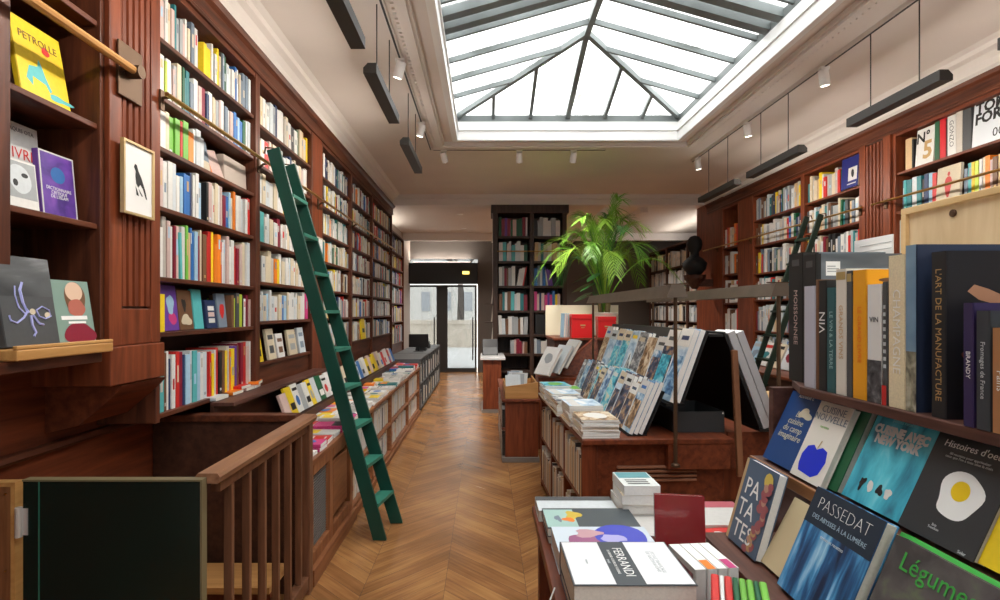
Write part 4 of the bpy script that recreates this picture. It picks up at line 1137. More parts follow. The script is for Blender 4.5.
for X, y, t, h, d, m, lab, tx in SPN:
    o = make_book('book', h, d, t, m, lab, None, loc=(X, y + t, SZ + .0006), rot=(0, 0, rad(-90)))
    e = min(.003, t * .22)
    # local x runs to -y here, so the near cover is x=t
    def near_art(polys, mats, name='cover_print'):
        mbx = MB()
        for i, (P, mi) in enumerate(polys):
            b0 = mbx.pts([(t + .0006 + .0002 * i, p[0], p[1]) for p in P]); mbx.face(range(b0, b0 + len(P)), mi)
        mbx.build(name, mats, o)
    def spine_art(polys, mats, name='spine_print'):
        mbx = MB()
        for i, (P, mi) in enumerate(polys):
            b0 = mbx.pts([(p[0], -e * .35 - .0006 - .0002 * i, p[1]) for p in P]); mbx.face(range(b0, b0 + len(P)), mi)
        mbx.build(name, mats, o)
    if tx: spine_text(o, tx[0], tx[1], tx[2], t, h * .5 if 'VIN' != tx[0] else h * .62, down=tx[0] != 'VIN')
    if 'black slip' in lab:
        spine_art([(rect(t * .25, t * .75, h * .90, h * .95), 0)], cov('d'))
        near_art([(rect(.05, d - .0, 0, h), 0)], plain('slate_photo', (.14, .17, .20), .3))
    if 'white sticker' in lab:
        spine_art([(rect(t * .25, t * .75, h * .90, h * .95), 0)], cov('d'))
        near_art([(rect(.015, d, 0.0, h), 0), (rect(.03, .075, h - .07, h - .025), 1), (rect(.034, .071, h - .058, h - .055), 2), (rect(.034, .071, h - .05, h - .047), 2), (rect(.034, .06, h - .042, h - .039), 2)],
                 [noisecov('slate_print', [(.3, (.06, .075, .09)), (.6, (.22, .25, .28)), (.8, (.36, .38, .38))], (2, 2, 9)), WHITETXT, cov('g')])
    if 'ivory' in lab:
        spine_art([(rect(.002, t - .002, h - .03, h - .008), 0)], plain('gold_band', (.55, .42, .18), .3, .5))
        near_art([(rect(.0, d, h - .03, h - .012), 0)], plain('gold_band', (.55, .42, .18), .3, .5))
    if 'orange' in lab and 'bright' in lab:
        near_art([(ell(.13, h - .03, .10, .008, seed=3, wob=.3), 0), (ell(.10, h - .045, .05, .012, seed=5, wob=.3), 0)], cov('h'))
    if 'over a dark photo' in lab:
        spine_art([(rect(0, t, 0, h * .36), 0)], noisecov('vine_photo', [(.35, (.01, .01, .012)), (.6, (.10, .10, .11)), (.8, (.35, .35, .36))], (40, 40, 40)))
        put_text(o, 'VIN', .02, cov('d'), (t / 2, -e * .35 - .001, h * .70), FT, name='spine_lettering')
    if 'white marks' in lab:
        spine_art([(rect(t * .2, t * .8, h * (.3 + .06 * k), h * (.33 + .06 * k)), 0) for k in range(9)] + [(rect(0, t, 0, h * .16), 1)], [cov('i'), cov('r')])
    if 'navy album' in lab:
        spine_art([(rect(0, t, 0.0, h * .36), 0)], noisecov('vine_spine', [(.35, (.06, .06, .04)), (.6, (.35, .33, .24)), (.8, (.6, .58, .48))], (40, 40, 30)))
        spine_art([(rect(0, t, h * .36, h), 0)], [noisecov('sky_spine', [(.3, (.13, .24, .36)), (.7, (.28, .42, .55))], (5, 5, 9))])
    if 'MANUFACTURE' in lab:
        near_art([([(.045, h * .76), (.06, h * .80), (.09, h * .775), (.14, h * .715), (.20, h * .67), (.20, h * .62), (.13, h * .665), (.07, h * .71)], 0), (ell(.07, h * .38, .04, .014, wob=.2, seed=6), 1), (ell(.16, h * .45, .05, .025, wob=.2, seed=6), 2), (ell(.10, h * .56, .012, .010), 3), (rect(.12, .25, h * .965, h * .972), 4)],
                 [plain('arm_print', (.48, .24, .14), .4), plain('cloth_print', (.20, .06, .04), .4), plain('umber_print', (.06, .045, .035), .4), plain('flower_print', (.3, .3, .22), .4), WHITETXT])
        put_text(o, 'LYON', .05, WHITETXT, (t + .0012, .19, h * .89), (rad(90), 0, rad(90)))
    if 'anthracite' in lab:
        pass
# plywood wine crate and white card standing behind the books
cr_ = empty('wine_crate', (1.33, 1.385, SZ + .001)); tag(cr_, 'pale plywood wine crate standing upright behind the tallest tray books', 'crate')
mb = MB()
CH, CW = .56, .75
MB().box(.012, .022, -CW / 2 + .02, CW / 2 - .02, .02, CH - .02).build('panel', PLY, cr_)
mb.box(0, .06, -CW / 2, CW / 2, CH - .02, CH); mb.box(0, .06, -CW / 2, CW / 2, 0, .02); mb.box(0, .06, -CW / 2, -CW / 2 + .02, .02, CH - .02); mb.box(0, .06, CW / 2 - .02, CW / 2, .02, CH - .02)
mb.build('frame', PLYY, cr_, bevel=.002)
MB().lathe([(.0, 0), (.011, 0), (.011, .004), (.006, .005)], 14).build('nail', BRASSD, cr_, (.012, .19, CH - .045), (0, rad(-90), 0))
put_text(cr_, 'VIGNOBLE', .036, plain('burnt_print', (.12, .07, .035), .7), (.0115, .03, .33), (rad(90), 0, rad(-90)), name='burnt_lettering')
cr_.location.z = SZ + .001
card = MB().box(-.002, .002, -.085, .10, 0, .485).build('menu_card', plain('card_white', (.80, .80, .80), .6), None, (1.325, 1.87, SZ + .001)); tag(card, 'white card standing in the tray between black wine books and plywood crate', 'card')
mb = MB()
for k in range(4): mb.box(-.0035, -.002, -.08, .07, .40 + .02 * k, .402 + .02 * k)
mb.build('printed_lines', cov('g'), card)

# face-out cookbooks on the middle shelf
MZ = 1.0005
navyc = plain('cuisine_navy', (.010, .055, .20), .35)
for k in range(3):
    o = face_book('book', .175, .245, .022, [navyc, navyc, cov('b')][k], ['navy cookbook La cuisine du camp imaginaire, front of its three leaning copies', 'second navy cookbook copy leaning behind the camp imaginaire cover', 'blue cookbook at the back of the leaning navy copies'][k], (.935 + .024 * k, 1.765 + .004 * k, MZ), 25, -90)
    if k == 0:
        cover_text(o, 'La\ncuisine\ndu camp\nimaginaire', .030, plain('silver_gold', (.62, .58, .45), .4), .0, .135, shear=.25)
        art(o, [(ell(.03, .18, .03, .018, wob=.3, seed=4), 0)], plain('silver_gold', (.62, .58, .45), .4)); cover_text(o, 'ALEXANDRE G.', .012, WHITETXT, .0, .232)
o = face_book('book', .15, .24, .018, plain('nouvelle_white', (.74, .70, .63), .4), 'white cookbook with a big cobalt blue apple shape', (.928, 1.60, MZ), 24, -90)
art(o, [([(-.045, .02), (.02, .015), (.045, .03), (.055, .07), (.045, .10), (.02, .107), (-.002, .096), (-.02, .107), (-.045, .098), (-.058, .07), (-.055, .04)], 0)], plain('cobalt_print', (.01, .03, .58), .4))
cover_text(o, 'CUISINE\nNOUVELLE', .030, cov('e'), .0, .205); cover_text(o, 'recettes', .012, cov('v'), -.01, .165)
P2 = MB(); P2.tube([(.0, -.0014, .10), (.006, -.0014, .125)], .0012, 5); P2.build('stalk', cov('j'), o)
face_book('book', .15, .243, .02, cov('G'), 'dark green cookbook leaning behind the white blue apple cookbook', (.952, 1.565, MZ), 24, -90)
nyp = noisecov('turquoise_print', [(.28, (.02, .13, .20)), (.44, (.04, .36, .50)), (.60, (.09, .55, .68)), (.8, (.35, .78, .85))], (22, 22, 7), 5)
o = face_book('book', .20, .245, .028, nyp, 'turquoise cookbook Cuisine avec New York with grey block letters', (.95, 1.366, MZ), 25, -90)
cover_text(o, 'CUISINE AVEC\nNEW YORK', .031, plain('blockletters', (.62, .62, .62), .5), 0, .185, off=.002, xs=.88); cover_text(o, 'petites recettes', .013, plain('pale_teal_print', (.25, .6, .66), .5), 0, .228)
for k, x in enumerate((-.05, -.02, .012, .04)): art(o, [(ell(x, .05, .010, .014, wob=.3, seed=k + 2), 0)], [cov('k'), cov('w'), cov('k'), cov('w')][k], off=-.0009)
EGGC = plain('egg_black', (.030, .032, .036), .38)
o = face_book('book', .195, .247, .028, EGGC, "black cookbook Histoires d'oeuf with a fried egg", (.945, 1.163, MZ), 25, -90)
art(o, [([(.050 * math.cos(a) * (1 + .10 * math.sin(3 * a + 1) + .05 * math.sin(5 * a)) + .012, .110 + .056 * math.sin(a) * (1 + .08 * math.sin(2 * a + 2))) for a in [2 * PI * k / 36 for k in range(36)]], 0), (ell(.012, .120, .022, .022, seed=3, wob=.03), 1)], [plain('egg_white_print', (.80, .80, .79), .35), plain('egg_yolk_print', (.80, .55, .01), .35)])
cover_text(o, "Histoires d'oeuf", .0225, WHITETXT, .0, .212, shear=.1); cover_text(o, '60 recettes pour apprivoiser\nceux que l\'on a tous sous la main', .0085, cov('i'), .0, .188); cover_text(o, 'Eric\nTrochon', .008, cov('i'), -.01, .03); cover_text(o, 'Solar', .009, cov('i'), .07, .006)
face_book('book', .19, .245, .03, cov('y'), 'yellow cookbook right of the black fried egg cookbook', (.952, .968, MZ), 25, -90)
face_book('book', .17, .245, .03, cov('w'), 'white cookbook beyond the yellow one at the near end of the shelf', (.93, .87, MZ), 25, -90)
# lower row on the table
LZ_ = TT + .0306
sp_(MB().box(.72, .975, TY0, 1.83, TT + .0005, TT + .03), 'lower_shelf', WDARKTRAY)
pat = plain('patates_navy', (.085, .13, .20), .35)
o = face_book('book', .19, .262, .028, pat, 'cookbook lettered PA TA TES with potatoes down its right side', (.782, 1.69, LZ_), 16, -90, pages=PAGEW)
cover_text(o, 'PA', .075, WHITETXT, -.018, .180); cover_text(o, 'TA', .075, WHITETXT, -.022, .112); cover_text(o, 'TES', .075, WHITETXT, -.008, .044)
rr = random.Random(8)
pp = []
for k in range(26):
    z = .01 + k * .0082; pp.append((ell(.066 + rr.uniform(-.018, .016) - max(0, .07 - z) * .5, z, rr.uniform(.013, .018), rr.uniform(.010, .014), 12, .1, k), 1 if z < .08 and k % 2 else (2 if k % 5 == 4 else 0)))
art(o, pp, [plain('red_potato_print', (.36, .10, .11), .4), plain('gold_potato_print', (.52, .33, .14), .4), plain('pale_potato_print', (.50, .28, .20), .4)])
art(o, [(ell(.06, .228, .024, .024, 10, .06, 3), 0)], plain('seal_print', (.62, .48, .10), .4), off=-.004)
art(o, [(rect(-.095, -.080, 0, .262), 0)], cov('j'))
o = face_book('book', .19, .21, .02, plain('buff_cover', (.62, .50, .30), .5), 'buff coloured book leaning between the potato and the blue Passedat cookbooks', (.80, 1.50, LZ_), 28, -90)
pasp = noisecov('water_print', [(.34, (.008, .02, .06)), (.48, (.02, .10, .25)), (.58, (.07, .30, .58)), (.74, (.45, .70, .85))], (34, 34, 5), 6, dist=.2)
o = face_book('book', .25, .28, .03, pasp, 'deep blue cookbook lettered PASSEDAT', (.775, 1.335, LZ_), 23, -90)
art(o, [(rect(-.125, .125, .185, .28), 0)], plain('passedat_dark', (.018, .03, .05), .35))
cover_text(o, 'PASSEDAT', .046, WHITETXT, 0, .243, xs=.92, off=-.0014); cover_text(o, 'DES ABYSSES \u00c0 LA LUMI\u00c8RE', .0165, plain('dusk_print', (.35, .48, .58), .5), 0, .208); cover_text(o, 'textes et recettes', .012, cov('i'), 0, .17)
face_book('book', .25, .256, .03, plain('spring_green', (.07, .50, .09), .4), 'bright green cookbook leaning behind the dark one lettered Légumes', (.818, 1.088, LZ_), 23, -90)
legp = noisecov('vegetable_print', [(.35, (.055, .048, .05)), (.55, (.10, .09, .09)), (.68, (.13, .16, .09)), (.85, (.22, .17, .18))], (14, 40, 14), 5)
o = face_book('book', .25, .262, .03, legp, 'dark cookbook lettered L\u00e9gumes in green', (.785, 1.06, LZ_), 23, -90)
cover_text(o, 'L\u00e9gumes', .054, plain('legumes_green', (.05, .36, .06), .45), .0, .218, xs=.95)
vv = []
for k in range(6): vv.append((ell(.0 + .028 * math.cos(k), .125 + .03 * math.sin(k * 1.7), .022, .012, 10, .3, k, k), 0))
art(o, vv, [plain('sprig_print', (.12, .34, .03), .4)])
o = face_book('book', .10, .22, .02, cov('b'), 'blue book at the near right end of the lower cookbook row', (.77, .89, LZ_), 23, -90)

# piles on the table
def pile_book(w, h, t, m, x, y, z, yaw, lab, **k):
    return face_book('book', w, h, t, m, lab, (x, y, z), 90, yaw, **k)
# boxed FERRANDI cookbook (long side across) on a navy book
o = pile_book(.24, .298, .03, plain('under_navy', (.10, .12, .17), .5), .216, 1.455, TT + .031, -90, 'thick navy book lying under the boxed FERRANDI cookbook')
fz = TT + .031 + .072
o = pile_book(.25, .30, .07, plain('ferrandi_dark', (.045, .055, .065), .4), .214, 1.452, fz, -90, 'thick white boxed cookbook with a dark FERRANDI band')
art(o, [(rect(-.121, .121, .004, .105), 0), (rect(-.121, .121, .178, .296), 0)], plain('ferrandi_white', (.78, .78, .80), .4))
cover_text(o, 'FERRANDI', .036, WHITETXT, .0, .150); cover_text(o, 'LE GRAND COURS DE CUISINE', .010, WHITETXT, 0, .125); cover_text(o, 'PARIS', .009, cov('i'), 0, .112)
cover_text(o, 'L\u0027\u00c9COLE FRAN\u00c7AISE\nDE GASTRONOMIE', .014, cov('i'), 0, .235); cover_text(o, 'cuisine', .010, cov('i'), .0, .055)
# blue floral book
o = pile_book(.19, .30, .064, plain('floral_white', (.62, .70, .78), .35), .215, 1.69, TT + .065, -90, 'book with a blue and pink floral cover behind the boxed FERRANDI cookbook')
art(o, [(ell(-.01, .20, .10, .085, 26, .1, 3), 0), (ell(.02, .09, .06, .05, 20, .3, 5), 1), (ell(-.04, .11, .03, .045, 14, .3, 7), 2), (ell(.0, .18, .03, .04, 12, .3, 9), 3), (ell(.05, .23, .02, .03, 12, .3, 9), 1)], [plain('ultramarine_print', (.045, .06, .50), .35), plain('mauve_print', (.32, .10, .22), .35), plain('rose_print', (.55, .32, .36), .35), plain('lavender_print', (.42, .40, .72), .35)])
o = pile_book(.17, .30, .022, cov('w'), .21, 1.893, TT + .023, -90, 'white book lying under the dark yellow flowered book')
o = pile_book(.18, .31, .03, plain('slate_cover', (.06, .075, .085), .4), .205, 1.893, TT + .054, -90, 'dark slate book with pale teal corner and yellow flowers, lying on table')
art(o, [(rect(-.075, .085, .002, .105), 0), (ell(-.02, .10, .035, .03, 16, .35, 4), 1), (ell(.02, .08, .02, .02, 12, .3, 6), 2), (ell(.01, .045, .03, .01, 12, .4, 6), 3)], [plain('mint_print', (.36, .54, .50), .4), plain('flower_yellow_print', (.62, .45, .05), .4), cov('o'), cov('e')])
o = pile_book(.15, .29, .04, cov('i'), .195, 2.07, TT + .041, -90, 'white and grey book at the far corner of the cookbook table')
art(o, [(rect(-.075, -.03, 0, .29), 0)], cov('d'))
# narrow pile of four
cs = [cov('c'), cov('w'), cov('c'), plain('teal_white_cover', (.70, .73, .71), .4)]
for k in range(4):
    o = pile_book(.17, .13, .034, cs[k], .49 + .002 * k, 2.06 - .004 * k, TT + .035 * (k + 1), -90 + (0, 2, -2, 1)[k], ['lowest', 'second', 'third', 'teal and white topmost'][k] + ' book of the small pile behind the red standing book', hard=False, pages=PAGEW)
art(o, [(rect(-.08, -.01, .005, .125), 0)], plain('petrol_print', (.10, .30, .34), .4)); art(o, [(rect(.01 + .022 * k, .02 + .022 * k, .02, .10), 0) for k in range(3)], cov('d'))
o = pile_book(.17, .17, .03, cov('w'), .525, 1.88, TT + .031, -90, 'white book with dark red letters lying beside the boxed FERRANDI cookbook')
cover_text(o, 'LAVA', .05, plain('oxblood_print', (.22, .04, .03), .5), .01, .14)
redg = plain('red_gloss', (.25, .012, .015), .12, spec=.7)
o = face_book('book', .15, .185, .02, redg, 'glossy dark red book standing upright among the flat cookbooks', (.605, 1.70, TT + .002), 6, -8)
o = pile_book(.17, .22, .03, cov('w'), .71, 1.97, TT + .031, -90, 'white book lying behind the glossy dark red book', hard=False)
o = pile_book(.19, .16, .025, plain('raspberry_cover', (.50, .12, .15), .4), .80, 2.04, TT + .026, -90, 'raspberry red book lying at the back of the cookbook table', hard=False)
o = pile_book(.16, .14, .022, cov('r'), .72, 1.79, TT + .023, -80, 'red and white book lying beside the potato cookbook', hard=False)
art(o, [(ell(0, .06, .05, .03, 12, .3, 3), 0)], cov('w'))
# books packed spine-down: standing rows nearest the camera
def packed(seq, x, y, dx, h, d, z, yaw, labs, up=False):
    a = rad(yaw)
    for k, (ch, t) in enumerate(seq):
        o = make_book('book', h, d, t, cov(ch), labs[k], None, loc=(x, y, z + (d if up else 0)), rot=(rad(-90) if up else 0, 0, a), hard=False, pages=PAGEW)
        x += (t + .002) * math.cos(a); y += (t + .002) * math.sin(a)
        yield o
B4 = ['white', 'orange topped white', 'second plain white', 'pink topped white']
bl = list(packed([('w', .030), ('w', .027), ('w', .026), ('w', .028)], .535, 1.40, 0, .105, .155, TT + .001, 6, [f"{b} small thick book of the block of four before the potato cookbook" for b in B4]))
for o, ch in zip(bl, 'wowP'):
    if ch != 'w': MB().box(.002, .024, .0, .05, .1052, .1058).build('top_band', cov(ch), o)
mb = MB(); b0 = mb.pts([(-.0006, .01, .01), (-.0006, .145, .01), (-.0006, .145, .09), (-.0006, .01, .09)]); mb.face((b0, b0 + 1, b0 + 2, b0 + 3)); mb.build('cover_print', noisecov('portrait_block', [(.35, (.05, .04, .05)), (.55, (.45, .12, .14)), (.75, (.7, .62, .6))], (40, 40, 30)), bl[0])
gl2 = list(packed([('r', .018), ('w', .008), ('r', .016), ('G', .012), ('v', .014), ('v', .014), ('G', .010), ('v', .016)], .50, 1.215, 0, .15, .115, TT + .003, -22, ['red booklet first of the row of red and green ones', 'white booklet between two red ones in the near row', 'red booklet next to the dark green ones in the near row', 'dark green booklet right after the red ones', 'bright green booklet, first in the near row', 'bright green booklet, second in the near row', 'dark green booklet between bright green ones', 'bright green booklet, last in the near row'], up=True))
for k in range(3):
    o = pile_book(.14, .19, .02, cov('wrw'[k]), .44, 1.10, TT + .021 * (k + 1), -80 + 4 * k, ['white cookbook at the bottom of the near edge pile', 'red cookbook in the near edge pile', 'white cookbook with fruit picture on the near edge pile'][k], hard=False)
art(o, [(ell(0, .08, .05, .05, 16, .2, 4), 0), (ell(.02, .06, .02, .02, 12, .2, 4), 1)], [cov('r'), cov('v')])
o = MB().tube([(.19, 1.50, TT + .01), (.17, 1.46, TT - .01), (.165, 1.44, TT - .05), (.15, 1.43, TT - .09)], .0022, 6).build('ribbon', cov('w'), None); tag(o, 'white ribbon hanging off the left edge of the cookbook table', 'ribbon')
# ------------------------------------------------------------------ travel island in the middle
IS = empty('display_table', (1.30, 4.0, 0), (0, 0, rad(2.4))); tag(IS, 'large reddish wood island table with travel guides, magazine piles and black racks', 'table')
ISR = Matrix.Translation((1.30, 4.0, 0)) @ Matrix.Rotation(rad(2.4), 4, 'Z')
IT = .775
def ip(mbx, n, m, bev=.004): return mbx.build(n, m, IS, bevel=bev)
# island frame: x' -.78..+.95, y' -.85..+.95
ip(MB().prism([(-.79, -.88), (.078, -.88), (.078, 1.75), (-.42, 1.75), (-.42, .79), (-.79, .79)], 'z', IT - .03, IT), 'table_top', WRX)
ip(MB().box(-.72, .05, -.82, -.78, .04, IT - .03), 'end_panel', WRX)
mb = MB()
for k in range(4): mb.box(-.58, -.12, -.842, -.82, .525 + k * .025, .538 + k * .025)
ip(mb, 'louvre', wood('louvre_wood', (.22, .09, .05), (.38, .18, .11), 'x'), .002)
ip(MB().box(-.30, .06, -.875, -.82, .60, IT - .03), 'drawer_front', WRX)
ip(MB().box(-.74, -.70, -.834, .72, .0, IT - .03), 'back_panel', WD); ip(MB().box(-.42, .05, 1.68, 1.7, .0, IT - .03), 'end_panel', WR); ip(MB().box(-.42, -.40, .76, 1.68, .0, IT - .03), 'side_panel', WR)
ip(MB().box(-.79, -.70, -.86, -.835, 0, IT - .03), 'side_panel', WR); ip(MB().box(-.79, -.42, .735, .76, 0, IT - .03), 'side_panel', WR)
ip(MB().box(-.79, -.74, -.835, .735, .41, .43), 'shelf', WRX); ip(MB().box(-.79, -.74, -.835, .735, .04, .07), 'shelf', WRX)
ip(MB().box(-.77, .05, -.775, .73, 0, .04), 'plinth', WD)
for y in (-.32, .2): ip(MB().box(-.79, -.74, y, y + .025, .07, IT - .03), 'divider', WR)
ip(MB().box(.08, .95, -.70, 1.75, .60, .66), 'table_top', WRX); ip(MB().box(.08, .92, -.66, -.62, .35, .60), 'end_panel', WR)
ip(MB().box(.12, .62, -.72, -.70, .56, .775), 'end_panel', WRX)
ip(MB().box(.10, .16, -.6, -.54, 0, .6), 'leg', WR); ip(MB().box(.85, .91, -.6, -.54, 0, .6), 'leg', WR); ip(MB().box(.85, .91, 1.6, 1.66, 0, .6), 'leg', WR)
# vertical books in the island's aisle side
def island(p): return ISR @ Vector(p)
mbx, pal = ST
for z, zm in ((.43, .74), (.07, .40)):
    y = -.82
    while y < .70:
        t = RNG.uniform(.012, .03); h = (zm - z) * RNG.uniform(.7, .92); zi = z + .0012
        if not any(y < yd + .025 and y + t > yd - .002 for yd in (-.32, .2)):
            ch = RNG.choice('wcihwajgwcdhj'); m = pal(ch); pm = pal('PAGE')
            P = [island(q) for q in ((-.785, y, zi), (-.742, y, zi), (-.742, y + t * .94, zi), (-.785, y + t * .94, zi))]
            mbx.hexa([tuple(q) for q in P] + [(q.x, q.y, z + h) for q in P], [m, pm, m, m, m, m])
        y += t
# lamps over the island
def trough_lamp(x, y0, y1, z, label, zb0, zb1):
    t = empty('trough_lamp', (x, (y0 + y1) / 2, z)); tag(t, label, 'lamp', 'bronze trough lamps over the travel tables')
    L = (y1 - y0) / 2
    w, wt, h = .060, .032, .072
    mb = MB()
    outer = [(-w, 0), (-wt, h), (wt, h), (w, 0)]; inner = [(-w + .006, 0), (-wt + .004, h - .006), (wt - .004, h - .006), (w - .006, 0)]
    mb.prism(outer + inner[::-1], 'y', -L, L)
    mb.prism(outer, 'y', -L - .004, -L); mb.prism(outer, 'y', L, L + .004)
    mb.build('shade', BRONZE, t)
    MB().box(-.018, .018, -L + .05, L - .05, h - .02, h - .008).build('tube', emis('lamp_tube', (1, .86, .66), 2.0), t)
    for s, zb in ((-1, zb0), (1, zb1)):
        yy = s * (L - .03)
        MB().tube([(0, yy, zb - z), (0, yy, h - .02)], .011, 10).build('post', BRASSD, t)
        MB().lathe([(.025, zb - z), (.025, zb - z + .012), (.012, zb - z + .02)], 14, 0, yy).build('post_foot', BRASSD, t)
        MB().box(-w - .004, w + .004, yy - .010, yy + .010, h, h + .006).build('clamp', BRASSD, t)
    return t
def emis(name, col, s):
    if name in MATS: return MATS[name]
    m, nt, b = new_mat(name)
    b.inputs['Emission Color'].default_value = (*col, 1); b.inputs['Emission Strength'].default_value = s; b.inputs['Base Color'].default_value = (.8, .8, .8, 1)
    MATS[name] = m; return m
trough_lamp(1.065, 3.045, 5.45, 1.575, 'bronze trough lamp on two posts over the travel guides, ending before the palm', .63, IT + .001)
trough_lamp(1.655, 3.07, 5.45, 1.585, 'bronze trough lamp on two posts right of the one over the guides, beside wine tray', .003, .661)
# black tray box and A-frame racks
RACKM = plain('rack_black', (.012, .012, .013), .45)
tr_ = empty('rack_tray', tuple(island((-.06, -.62, IT)))); tr_.rotation_euler = (0, 0, rad(2.4)); tag(tr_, 'black metal tray box between the guide racks on the island table', 'tray')
mb = MB(); mb.box(-.15, .16, -.10, -.095, 0.001, .125); mb.box(-.15, .16, .3, .305, .001, .125); mb.box(-.15, -.145, -.095, .3, .001, .125); mb.box(.155, .16, -.095, .3, .001, .125); mb.box(-.145, .155, -.095, .3, .001, .006)
mb.build('box_wall', plain('tray_grey', (.045, .047, .05), .4, .3), tr_)
for q in (-.14, .15): MB().box(q - .004, q + .004, -.101, -.10, .11, .12).build('corner_pin', CHROME, tr_)

rk = empty('guide_rack', tuple(island((.055, .26, IT)))); rk.rotation_euler = (0, 0, rad(2.4)); tag(rk, 'black A-frame rack holding tiers of travel guides on the island table', 'rack')
# rack local: x from the ridge, z above the table top
def slope(mb, x0, z0, x1, z1, y0, y1, th=.012):
    d = Vector((x1 - x0, 0, z1 - z0)).normalized(); n = Vector((-d.z, 0, d.x)) * th
    P = [(x0, y0, z0), (x1, y0, z1), (x1 + n.x, y0, z1 + n.z), (x0 + n.x, y0, z0 + n.z)]
    Q = [(p[0], y1, p[2]) for p in P]
    b0 = mb.pts(P); b1 = mb.pts(Q)
    for k in range(4):
        k2 = (k + 1) % 4; mb.face((b0 + k, b0 + k2, b1 + k2, b1 + k))
    mb.face((b0, b0 + 1, b0 + 2, b0 + 3)); mb.face((b1 + 3, b1 + 2, b1 + 1, b1))
Y0r, Y1r = -1.06, .95
mb = MB(); slope(mb, -.235, .19, -.085, .60, Y0r, Y1r); mb.build('board', RACKM, rk)
mb = MB(); slope(mb, -.455, .007, -.345, .255, Y0r, Y1r); mb.build('board', RACKM, rk)
mb = MB(); slope(mb, .0, .60, .215, .04, Y0r, Y1r); mb.build('board', RACKM, rk)
MB().box(-.335, -.23, Y0r, Y1r, .175, .188).build('ledge', RACKM, rk); MB().box(-.565, -.45, Y0r, Y1r, .001, .007).build('ledge', RACKM, rk); MB().box(.215, .36, Y0r, Y1r, .02, .034).build('ledge', RACKM, rk)
MB().box(-.085, .0, Y0r, Y1r, .575, .59).build('ridge', RACKM, rk)
MB().box(-.245, -.233, Y0r + .55, Y1r, .001, .175).build('support', RACKM, rk)
MB().hexa([(.05, Y0r - .075, -.22), (.085, Y0r - .075, -.22), (.085, Y0r - .05, -.22), (.05, Y0r - .05, -.22), (.03, Y0r - .05, .50), (.062, Y0r - .05, .50), (.062, Y0r - .022, .50), (.03, Y0r - .022, .50)]).build('wooden_prop', wood('prop_wood', (.15, .062, .032), (.27, .12, .06), 'z'), rk, bevel=.004)
RKM = Matrix.Translation(island((.055, .26, IT))) @ Matrix.Rotation(rad(2.4), 4, 'Z')
GP = [noisecov('city_blue', [(.32, (.02, .06, .16)), (.46, (.10, .26, .48)), (.56, (.40, .56, .68)), (.68, (.74, .78, .80))], (16, 16, 22), 5),
      noisecov('city_grey', [(.34, (.02, .022, .025)), (.47, (.16, .17, .19)), (.57, (.42, .42, .42)), (.70, (.72, .71, .69))], (16, 16, 26), 5),
      noisecov('city_sepia', [(.34, (.05, .025, .012)), (.47, (.32, .18, .08)), (.57, (.62, .48, .32)), (.70, (.80, .73, .60))], (18, 18, 20), 5),
      noisecov('sea_turquoise', [(.32, (.01, .10, .18)), (.46, (.03, .40, .55)), (.58, (.25, .62, .68)), (.70, (.75, .66, .46))], (14, 14, 22), 5),
      noisecov('pale_sky', [(.34, (.22, .36, .52)), (.50, (.50, .64, .76)), (.66, (.80, .82, .83))], (8, 8, 14), 4),
      noisecov('dusk_city', [(.36, (.010, .012, .03)), (.50, (.05, .08, .15)), (.58, (.28, .16, .10)), (.70, (.62, .46, .26))], (18, 18, 22), 5)]
GN = ['blue city photo', 'grey city photo', 'sepia photo', 'turquoise sea photo', 'pale sky photo', 'dusk city photo']
gr = random.Random(21)
def guide(w, h, t, mi, lx, ly, lz, tilt, side, lab, cap=True, mat=None):
    p = RKM @ Vector((lx, ly, lz))
    o = face_book('guidebook', w, h, t, mat or GP[mi], lab, tuple(p), tilt, (-90 if side < 0 else 90) + 2.4, pages=PAGEW, hard=False)
    if cap:
        k = gr.randrange(5)
        if k == 3: art(o, [([(-w * .5, 0), (w * .5, 0), (w * .5, h * gr.uniform(.15, .4)), (w * .3, h * gr.uniform(.2, .55)), (w * .12, h * gr.uniform(.25, .6)), (-w * .1, h * gr.uniform(.2, .5)), (-w * .28, h * gr.uniform(.2, .62)), (-w * .5, h * gr.uniform(.2, .4))], 0), (rect(-w * .35, w * .3, h * .84, h * .91), 1)], [GP[gr.choice((1, 2, 5))], cov(gr.choice('wydk'))])
        elif k == 4: art(o, [(rect(-w * .42, w * .42, h * .08, h * .62), 0), (rect(-w * .5, w * .5, h * .75, h), 1), (rect(-w * .3, w * .3, h * .84, h * .9), 2)], [GP[gr.choice((0, 2, 3, 5))], cov(gr.choice('wcyiw')), cov(gr.choice('dnb'))])
        elif k == 0: art(o, [(rect(-w * .5, w * .5, h * .78, h * 1.0), 0), (rect(-w * .3, w * .3, h * .85, h * .92), 1)], [cov(gr.choice('wiecn')), cov(gr.choice('dkb'))])
        elif k == 1: art(o, [(rect(-w * .4, w * .25, h * .82, h * .9), 0)], cov(gr.choice('wwcy')))
        else: art(o, [(rect(-w * .5, w * .5, 0, h * .22), 0)], cov(gr.choice('wnicd')))
    return o
# lower tier facing the aisle, each place two or three copies deep
seqL = [0, 2, 5, 4, 3, 0, 2, 3, 1, 5, 0, 1]
y = Y0r
for k, mi in enumerate(seqL):
    w = gr.uniform(.125, .155); h = gr.uniform(.29, .34)
    for c in range(3 if k < 7 else 2):
        t = .024
        dx = (t + .003) * c / math.cos(rad(23))
        guide(w, h, t, mi, -.471 - (t + .003) / math.cos(rad(23.6)) - dx, y + w / 2, .0075, 23.6, -1, f"{GN[mi]} guide, lower aisle tier, {nth(k)} place from the tray box, " + ('front copy' if c == (2 if k < 7 else 1) else 'rear copy' if c == 0 else 'middle copy'), cap=True)
    y += w + .012
